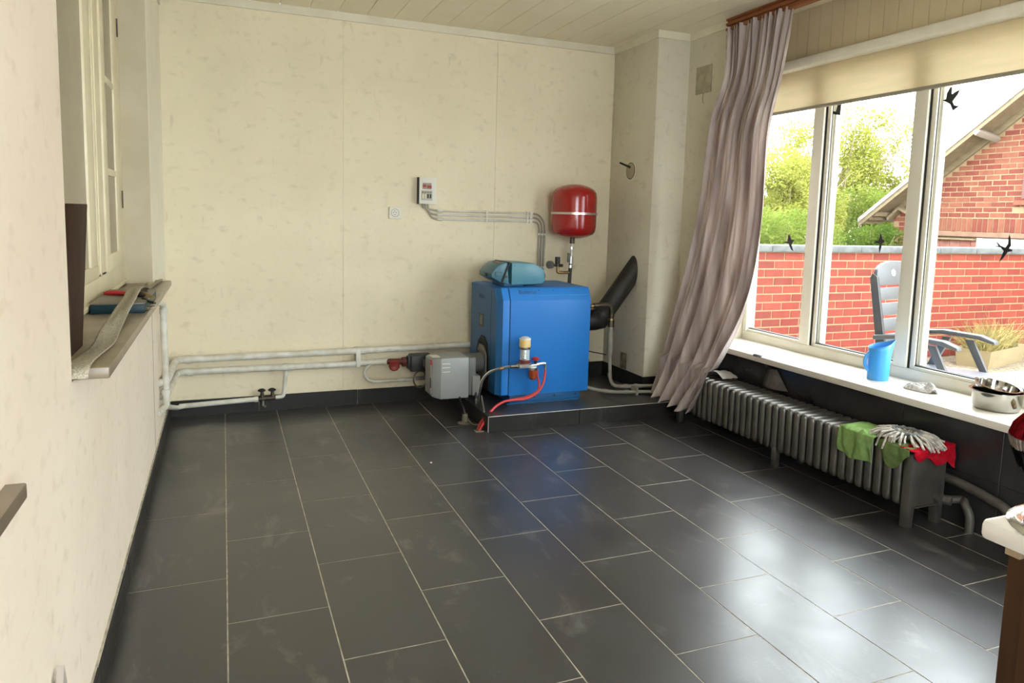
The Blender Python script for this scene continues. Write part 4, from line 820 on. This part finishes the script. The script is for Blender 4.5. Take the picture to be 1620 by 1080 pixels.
for k in range(150):
    a = 2 * PI * k / 150 + random.uniform(-.05, .05); R0 = .060 + random.uniform(0, .018); cx, cy = 2.400, -3.505
    P = [Vector((cx + .012 * math.cos(a), cy + .012 * math.sin(a), .735 + random.uniform(-.012, .012))), Vector((cx + R0 * .7 * math.cos(a), cy + R0 * .7 * math.sin(a), .752)), Vector((cx + R0 * 1.1 * math.cos(a), cy + R0 * 1.1 * math.sin(a), .705)), Vector((cx + R0 * .98 * math.cos(a), cy + R0 * .98 * math.sin(a), .66)), Vector((cx + R0 * .72 * math.cos(a), cy + R0 * .72 * math.sin(a), .615 + random.uniform(-.01, .012)))]
    c1 = .40; 
    for ci, (t0, t1) in enumerate(((0, .55), (.55, .72), (.72, 1))):
        tube(bms[ci], [interp(P, t0 + (t1 - t0) * q / 4) for q in range(5)], .0058, 5)
for ci, nm in enumerate(('red_yarn', 'white_yarn', 'black_yarn')): link(nm, bms[ci], cols[ci], mp, smooth=True, kind='stuff')
o = link('plaster_crumb', Lt([(0, 0), (.006, 0), (.005, .004), (0, .006)], o=(1.286, -1.269, 0), seg=6), M_WHITE, None)
tag(o, 'tiny white plaster crumb on the dark floor tiles', 'crumb')

# ================================================================ OUTSIDE
M_PAV = mat('pale_paving', (.27, .25, .21), .85, col2=(.21, .20, .17), nscale=9, bump=.3)
gd = struct('ground', B(3.72, 26, -9, 30, -.12, -.03), mat('patio_ground', (.26, .24, .2), .9, col2=(.2, .18, .16), nscale=3))
pv = struct('paving', B(3.72, 9.4, -6.0, .1, -.03, -.012), M_GROUT)
ps_ = link('paving_slab', B(0, .395, 0, .395, -.012, 0), M_PAV, pv, bevel=.003, seg=1); ps_.location = (3.75, -3.0, 0)
for i in range(12):
    for j in range(8):
        if i == 0 and j == 0: continue
        c = dup(ps_, pv, (0, 0, 0)); c.location = (3.75 + i * .4, -3.0 + j * .4 - (.0 if i % 2 else .0), random.uniform(-.002, .002))
struct('wall_outside_plinth', B(3.551, 3.58, YB, -.945, -.1, .47), M_PAV)
# garden wall of individual bricks
M_BR = [mat('red_brick_%s' % n, c, .8, col2=c2, nscale=22, bump=.3) for n, c, c2 in (('warm', (.20, .026, .012), (.17, .022, .011)), ('deep', (.17, .021, .011), (.14, .018, .009)), ('light', (.23, .036, .018), (.19, .028, .014)))]
gwY = .124
gw = struct('garden_wall', B(3.60, 9.59, gwY + .0035, gwY + .20, -.1, 1.026), mat('pale_mortar', (.30, .20, .105), .9, col2=(.25, .17, .09), nscale=30, bump=.3))
bp3 = [link('brick', B(0, .194, 0, .09, 0, .060), m_, gw, bevel=.002, seg=1) for m_ in M_BR]
for b_ in bp3: b_.hide_render = False
first = [True] * 3; h = .0715; rows = 15; nobj = 0; stuff = bmesh.new()
for r in range(rows):
    z = 1.026 - (r + 1) * h + .004
    off = -.010 if r % 2 == 0 else .0925
    x = 3.76 + (off % .2037) - .2037
    while x < 9.38:
        xe = x + .194; k = random.choices((0, 1, 2), (5, 3, 2))[0]; dy = random.uniform(-.002, .001); xs = max(x, 3.76)
        vis = 4.36 < xe and x < 7.95 and z > -.0 and r > -1
        if r == 0 and vis and random.random() < .0: vis = False
        if x < 3.76: pass
        elif vis and nobj < 285:
            if first[k]: o = bp3[k]; first[k] = False
            else: o = dup(bp3[k], gw, (0, 0, 0))
            o.location = (x, gwY + dy, z); nobj += 1
        else: box(stuff, xs, xe, gwY + dy, gwY + .08, z, z + .060)
        x += .2037
link('bricks', stuff, M_BR[0], gw, kind='stuff')
cpn = struct('trim_coping', bmesh.new(), M_PAV)
x = 3.60
while x < 9.1: link('coping_slab', B(x, x + .496, gwY - .035, gwY + .235, 1.028, 1.082), mat('coping_concrete', (.12, .125, .125), .85, col2=(.08, .085, .085), nscale=14, bump=.4), cpn, bevel=.004); x += .5
# raised bed and kerb
kb = struct('trim_kerb', bmesh.new(), M_PAV)
for i in range(5):
    P = Vector((7.3 - i * .34, .02 - i * .33, 0))
    Mx = Matrix.Translation(P) @ Matrix.Rotation(math.radians(-45), 4, 'Z')
    pass
for i in range(4): link('kerb_stone', B(6.0 + i * .50, 6.495 + i * .50, -.78, -.66, -.01, .05), mat('granite_grey', (.42, .41, .38), .8, col2=(.22, .21, .20), nscale=60), kb, bevel=.004)
for i in range(3): link('kerb_stone', B(5.88, 5.99, -.74 + i * .28, -.465 + i * .28, -.01, .05), MATS['granite_grey'], kb, bevel=.004)
so2 = link('garden_bed', B(5.99, 8.0, -.66, .12, -.01, .02), mat('bed_soil', (.10, .075, .05), .95, col2=(.26, .21, .14), nscale=40, bump=.8), None); so2['kind'] = 'structure'
# planter with dry plants
pt = thing('planter', (6.95, -.20, .02), 'beige rectangular planter full of dry yellow plants by the garden wall', 'planter')
Mp = Matrix.Translation((6.97, -.23, .0)) @ Matrix.Rotation(math.radians(14), 4, 'Z')
bm = bmesh.new(); V = []
for z, e in ((.02, .0), (.165, .018), (.185, .022)):
    V.append([bm.verts.new(p) for p in ((-.38 - e, -.13 - e, z), (.38 + e, -.13 - e, z), (.38 + e, .13 + e, z), (-.38 - e, .13 + e, z))])
for a, b in zip(V, V[1:]):
    for k in range(4): bm.faces.new((a[k], a[(k + 1) % 4], b[(k + 1) % 4], b[k]))
bm.faces.new(V[0][::-1]); e = [bm.verts.new(p) for p in ((-.36, -.11, .16), (.36, -.11, .16), (.36, .11, .16), (-.36, .11, .16))]
for k in range(4): bm.faces.new((V[-1][k], V[-1][(k + 1) % 4], e[(k + 1) % 4], e[k]))
bm.faces.new(e); bm.transform(Mp); link('tub', bm, mat('planter_beige', (.28, .22, .12), .7, col2=(.24, .19, .10), nscale=6), pt)
bm = bmesh.new()
for k in range(900):
    b0 = Mp @ Vector((random.uniform(-.35, .35), random.uniform(-.11, .11), .16)); a = random.uniform(0, 2 * PI); L_ = random.uniform(.08, .32)
    d = Vector((math.cos(a) * random.uniform(.3, 1.2), math.sin(a) * random.uniform(.1, .6), random.uniform(.3, 1.0))).normalized()
    pts = [b0, b0 + d * L_ * .5 + Vector((0, 0, .02)), b0 + d * L_ + Vector((random.uniform(-.05, .05), 0, random.uniform(-.08, .03)))]
    for q in pts: q.y = min(q.y, .07)
    tube(bm, pts, [.0022, .0018, .001], 3, cap=False)
link('dry_stems', bm, mat('dry_straw', (.26, .20, .06), .8, col2=(.18, .15, .04), nscale=8), pt, kind='stuff')
# garden armchair
gc = thing('garden_armchair', (4.25, -1.78, 0), 'grey plastic high-backed garden armchair outside the window', 'chair')
hdg = -1.356; fd = Vector((math.cos(hdg), math.sin(hdg), 0)); nd = Vector((-fd.y, fd.x, 0)); sc = .98
def cl(f, l, z): return Vector((4.252, -1.779, 0)) + (fd * f + nd * l) * sc + Vector((0, 0, z * sc))
def cbox(f0, f1, l0, l1, z0, z1, t=0):
    bm = bmesh.new(); box(bm, f0, f1, l0, l1, z0, z1); return bm
Mc = Matrix.Translation((4.252, -1.779, 0)) @ Matrix.Rotation(hdg, 4, 'Z') @ Matrix.Scale(sc, 4)
def cpart(name, bm, m, bev=.006, par=gc): bm.transform(Mc); return link(name, bm, m, par, bevel=bev)
def slopeb(z): return -.235 - (z - .44) * .17
# back rails (side frames) and slats
for sgn in (-1, 1):
    l = .215 * sgn
    poly = [(slopeb(.40) - .03, .40), (slopeb(.40) + .03, .40), (slopeb(.98) + .015, .98), (slopeb(1.0) - .012, 1.0), (slopeb(.98) - .03, .97)]
    bm = bmesh.new(); prism(bm, poly, 1, l - .012, l + .012); cpart('back_stile', bm, mat('dark_garden_plastic', (.035, .035, .038), .4), .003)
zz = [(.44, .53), (.55, .625), (.645, .72), (.74, .815), (.835, .91)]
for z0_, z1_ in zz:
    bm = bmesh.new(); prism(bm, [(slopeb(z0_) - .008, z0_), (slopeb(z0_) + .008, z0_), (slopeb(z1_) + .008, z1_), (slopeb(z1_) - .008, z1_)], 1, -.205, .205); cpart('back_slat', bm, M_LGREY, .003)
arc = [(-.215, .925), (.215, .925), (.215, 1.0)] + [(.215 * math.cos(PI * k / 10), 1.0 + .075 * math.sin(PI * k / 10)) for k in range(1, 10)] + [(-.215, 1.0)]
bm = bmesh.new(); n = len(arc); A = [bm.verts.new((slopeb(z) - .012, l, z)) for l, z in arc]; Bq = [bm.verts.new((slopeb(z) + .012, l, z)) for l, z in arc]; bm.faces.new(A[::-1]); bm.faces.new(Bq)
for i in range(n): bm.faces.new((A[i], A[(i + 1) % n], Bq[(i + 1) % n], Bq[i]))
hp = cpart('head_panel', bm, M_LGREY, .004)
bm = bmesh.new(); cyl(bm, (slopeb(1.0) + .011, -.03, 1.0), (1, 0, .17), .022, .004, 18); bm.transform(Mc); link('round_badge', bm, M_WHITEP, hp)
bm = bmesh.new(); prism(bm, [(-.24, .415), (.20, .43), (.255, .415), (.262, .385), (.24, .375), (-.24, .385)], 1, -.235, .235); cpart('seat', bm, M_CHAIRL, .012)
for sgn in (-1, 1):
    l = .232 * sgn
    bm = bmesh.new(); prism(bm, [(-.29, .625), (-.10, .655), (.12, .648), (.20, .622), (.205, .60), (.10, .622), (-.12, .625), (-.29, .595)], 1, l - .032, l + .032); cpart('armrest', bm, M_LGREY, .008)
    for (fa, fb, za) in ((.05, .16, .61), (-.08, -.17, .61)):
        bm = bmesh.new(); prism(bm, [(fa - .025, za), (fa + .025, za), (fb + .022, .40), (fb - .022, .40)], 1, l - .012, l + .012); cpart('arm_support', bm, M_LGREY, .003)
    for (fa, fb) in ((.20, .25), (-.20, -.27)):
        bm = bmesh.new(); prism(bm, [(fa - .035, .41), (fa + .03, .41), (fb + .018, 0), (fb - .018, 0)], 1, l - .018, l + .018); cpart('leg', bm, M_LGREY, .004)
# neighbour house: gable parallel to the window, seen obliquely
gx = 9.6
hs_ = thing('neighbour_house', (gx, 1.5, 0), 'red brick gabled house beyond the garden wall', 'house')
M_OB = [mat('old_brick_%s' % n, c, .85, col2=c2, nscale=16, bump=.3) for n, c, c2 in (('red', (.145, .030, .016), (.12, .022, .012)), ('pink', (.18, .058, .03), (.15, .043, .022)))]
M_WEA = mat('weathered_wood', (.20, .15, .085), .85, col2=(.16, .12, .068), nscale=6, stretch=(3, 1, 3)); M_BTIM = mat('brown_timber', (.20, .11, .07), .7, col2=(.15, .08, .05), nscale=8)
ROOF_TOP = -1.0
def roofz(y): return 1.372 + (3.49 - y) * .713
link('gable_core', Pr([(3.205, -.1), (-5.2, -.1), (-5.2, roofz(3.2)), (ROOF_TOP, roofz(ROOF_TOP) - .1), (3.205, roofz(3.205) - .10)], 0, gx + .004, gx + 5), mat('pink_mortar', (.27, .185, .10), .9, col2=(.23, .155, .085), nscale=25, bump=.3), hs_)
bms = [bmesh.new(), bmesh.new()]; hh = .0695
r = 0; z = 1.422
while z < 4.2:
    y = 3.205 - (.0 if r % 2 else .096)
    while y > -1.6:
        if z + .06 < roofz(y) - .10 and random.random() > .02: box(bms[random.random() < .35], gx + random.uniform(-.004, .003), gx + .06, y - .186 + random.uniform(0, .01), y, z + random.uniform(-.003, .003), z + .057)
        y -= .1945
    z += hh; r += 1
for k in range(1, 20):
    y = 3.205 - (.0 if k % 2 else .096); z = 1.422 - hh * k
    while y > 2.74: box(bms[random.random() < .5], gx + random.uniform(-.003, .003), gx + .06, max(y - .186, 2.74), y, z, z + .057); y -= .1945
for b_, m_ in zip(bms, M_OB): link('brickwork', b_, m_, hs_, kind='stuff')
protos_s = [link('soldier_brick', B(0, .06, 0, .061, 0, .176), m_, hs_, bevel=.002, seg=1) for m_ in M_OB]
y = 2.70; k = 0
while y > .6:
    o = protos_s[k] if k < 2 else dup(random.choice(protos_s), hs_, (0, 0, 0)); o.location = (gx - .003, y - .061, 1.232 + random.uniform(-.003, .003)); y -= .0722; k += 1
def verge(name, xa, xb, t0, t1, m, ya=3.49, yb=ROOF_TOP):
    return link(name, Pr([(ya, roofz(ya) - t1), (yb, roofz(yb) - t1), (yb, roofz(yb) - t0), (ya, roofz(ya) - t0)], 0, xa, xb), m, hs_)
verge('roof_slope', gx - .40, gx + 5.2, 0, .030, mat('roof_slate', (.20, .18, .16), .8, col2=(.28, .25, .22), nscale=12))
verge('verge_tiles', gx - .415, gx - .36, -.012, .055, MATS['roof_slate'])
verge('barge_board', gx - .395, gx - .37, .05, .115, M_WEA)
y = 3.46
while y > -.9: verge('soffit_board', gx - .37, gx - .005, .045, .060, M_WEA, y, y - .145); y -= .149
verge('wall_plate', gx - .035, gx, .06, .15, M_WEA, 3.22)
for yr in (3.42, 3.34, 3.26): link('rafter_end', B(gx - .36, gx - .02, yr - .03, yr, roofz(yr) - .115, roofz(yr) - .055), M_WEA, hs_)
link('eave_bracket', Pr([(3.22, 1.36), (3.05, 1.52), (2.78, 1.40), (2.78, 1.44), (3.05, 1.56), (3.24, 1.40)], 0, gx - .12, gx - .01), M_WEA, hs_)
pe = bmesh.new(); tube(pe, [(gx + .02, 1.745, 2.425), (gx - .40, 1.755, 2.50)], .052, 4); link('purlin_end', pe, mat('purlin_grey', (.22, .18, .14), .8), hs_, bevel=.003)
link('door_lintel', B(gx - .06, gx + .02, .3, 2.72, 1.165, 1.222), M_BTIM, hs_); link('door_rail', B(gx - .10, gx - .02, 1.87, 2.72, 1.118, 1.138), M_WEA, hs_)
y = 2.70
while y > 1.95: link('door_board', B(gx - .03, gx + .01, y - .145, y, -.1, 1.118), mat('dark_red_board', (.24, .08, .055), .6, col2=(.30, .13, .10), nscale=10), hs_); y -= .15
link('window_frame', B(gx - .05, gx + .01, .2, 1.86, .8, 1.150), M_WHITEP, hs_, bevel=.004); link('window_pane', B(gx - .056, gx - .050, .26, 1.78, .86, 1.09), mat('pale_pane', (.50, .52, .50), .15), hs_)
link('shutter', B(gx - .04, gx + .01, .95, 1.34, 1.66, 2.32), mat('dark_shutter', (.11, .045, .035), .6), hs_); link('brick_sill', B(gx - .06, gx + .01, .85, 1.42, 1.58, 1.64), M_OB[1], hs_)
an = thing('roof_aerial', (11.28, 3.97, 0), 'thin aerial mast rising behind the house roof edge', 'aerial')
link('mast', T([(11.28, 3.97, 0), (11.28, 3.97, 2.70)], .008, 6), M_GREYD, an)
for z_, L_ in ((2.66, .05), (2.60, .08), (2.54, .06)): link('cross_bar', T([(11.28 - L_, 3.99, z_), (11.28 + L_, 3.95, z_)], .005, 5), M_GREYD, an)
def leaf_mat(n, a, b): return cloth_mat(n, a, b, .5, 3.5, bump=0, lo=.38, hi=.62)
LV = [leaf_mat('leaf_yellow', (.23, .25, .045), (.31, .31, .075)), leaf_mat('leaf_mid', (.12, .17, .03), (.20, .24, .05)), leaf_mat('leaf_dark', (.05, .09, .016), (.10, .14, .025))]
def foliage(blobs, n, size, m, parent, seed, clump=2.2, thr=0.0):
    rnd = random.Random(seed); vs, fs = [], []; W_ = [b[1][0] * b[1][1] * b[1][2] for b in blobs]
    k = 0; guard = 0
    while k < n and guard < n * 6:
        guard += 1
        c, r = rnd.choices(blobs, W_)[0]
        d = Vector((rnd.gauss(0, 1), rnd.gauss(0, 1), rnd.gauss(0, 1))).normalized() * (rnd.random() ** .45)
        p = Vector((c[0] + d.x * r[0], c[1] + d.y * r[1], c[2] + d.z * r[2]))
        if noise.noise(p * clump + Vector((seed, 0, 0))) < thr: continue
        u = Vector((rnd.gauss(0, 1), rnd.gauss(0, 1), rnd.gauss(0, .7))).normalized(); v = u.cross(Vector((rnd.gauss(0, 1), rnd.gauss(0, 1), rnd.gauss(0, 1)))).normalized()
        s_ = size * rnd.uniform(.6, 1.3); i0 = len(vs)
        vs += [p - u * s_, p + v * s_ * .45, p + u * s_, p - v * s_ * .45]; fs.append((i0, i0 + 1, i0 + 2, i0 + 3)); k += 1
    me = bpy.data.meshes.new('foliage'); me.from_pydata(vs, [], fs); me.materials.append(m); o = bpy.data.objects.new('foliage', me); COL.objects.link(o)
    o.parent = parent; o.matrix_parent_inverse = parent.matrix_basis.inverted(); o['kind'] = 'stuff'; return o
M_BARK = mat('bark', (.17, .13, .08), .9, col2=(.26, .21, .13), nscale=14)
def tree(name, base, trunk_h, blobs, n, size, m, seed, label, spread, nb=10, thr=0.0, r0=.05):
    t = thing(name, base, label, 'tree' if 'tree' in name else 'shrub', None); rnd = random.Random(seed)
    bm = bmesh.new(); b = Vector(base); tube(bm, [b, b + Vector((.03, .02, trunk_h * .5)), b + Vector((0, 0, trunk_h))], [r0, r0 * .8, r0 * .6], 8)
    for k in range(nb):
        c, r = rnd.choice(blobs); e_ = Vector((c[0] + rnd.uniform(-.8, .8) * r[0], c[1] + rnd.uniform(-.8, .8) * r[1], c[2] + rnd.uniform(-.1, .85) * r[2])); s0 = b + Vector((0, 0, trunk_h * rnd.uniform(.4, 1)))
        tube(bm, [s0, s0.lerp(e_, .5) + Vector((rnd.uniform(-.1, .1), rnd.uniform(-.1, .1), .05)), e_], [r0 * .4, r0 * .25, r0 * .08], 5, cap=False)
    link('branches', bm, M_BARK, t); foliage(blobs, n, size, m, t, seed, thr=thr); return t
tree('round_tree', (8.3, 4.2, 0), 1.1, [((8.25, 4.1, 1.60), (.85, .7, .85)), ((7.7, 4.2, 1.4), (.7, .6, .8)), ((8.8, 4.2, 1.5), (.7, .6, .9))], 42000, .026, LV[0], 3, 'round yellow-green tree seen through the left pane', 1, 14, -.12)
tree('tall_tree', (10.8, 5.6, 0), 1.2, [((10.9, 5.5, 2.3), (1.2, .8, 1.2)), ((10.0, 5.6, 2.0), (.8, .7, 1.25)), ((11.8, 5.4, 2.5), (.8, .6, 1.0)), ((11.6, 5.4, 1.5), (1.2, .7, 1.0))], 34000, .032, LV[0], 8, 'tall airy tree with yellow-green leaves in the middle pane', 1, 46, .02, .07)
tree('garden_tree', (10.1, 4.3, 0), .9, [((10.0, 4.2, 1.2), (.7, .5, .75)), ((10.7, 4.3, 1.2), (.6, .5, .7))], 14000, .026, LV[1], 12, 'mid-green tree below the tall airy tree behind the garden wall', 1, 22, -.1)
tree('garden_hedge', (6.2, 1.7, 0), .6, [((5.7, 1.8, .95), (.7, .5, .55)), ((6.5, 1.9, .95), (.7, .5, .50)), ((5.0, 1.8, .9), (.6, .5, .6))], 24000, .022, LV[1], 21, 'dense green hedge close behind the garden wall', 1, 14, -.2)
tree('dark_shrub', (8.2, 2.2, 0), .5, [((8.1, 2.2, .85), (.62, .4, .45)), ((8.7, 2.6, .85), (.45, .4, .45))], 14000, .022, LV[2], 31, 'darker green shrub beside the house corner', 1, 14, -.15)
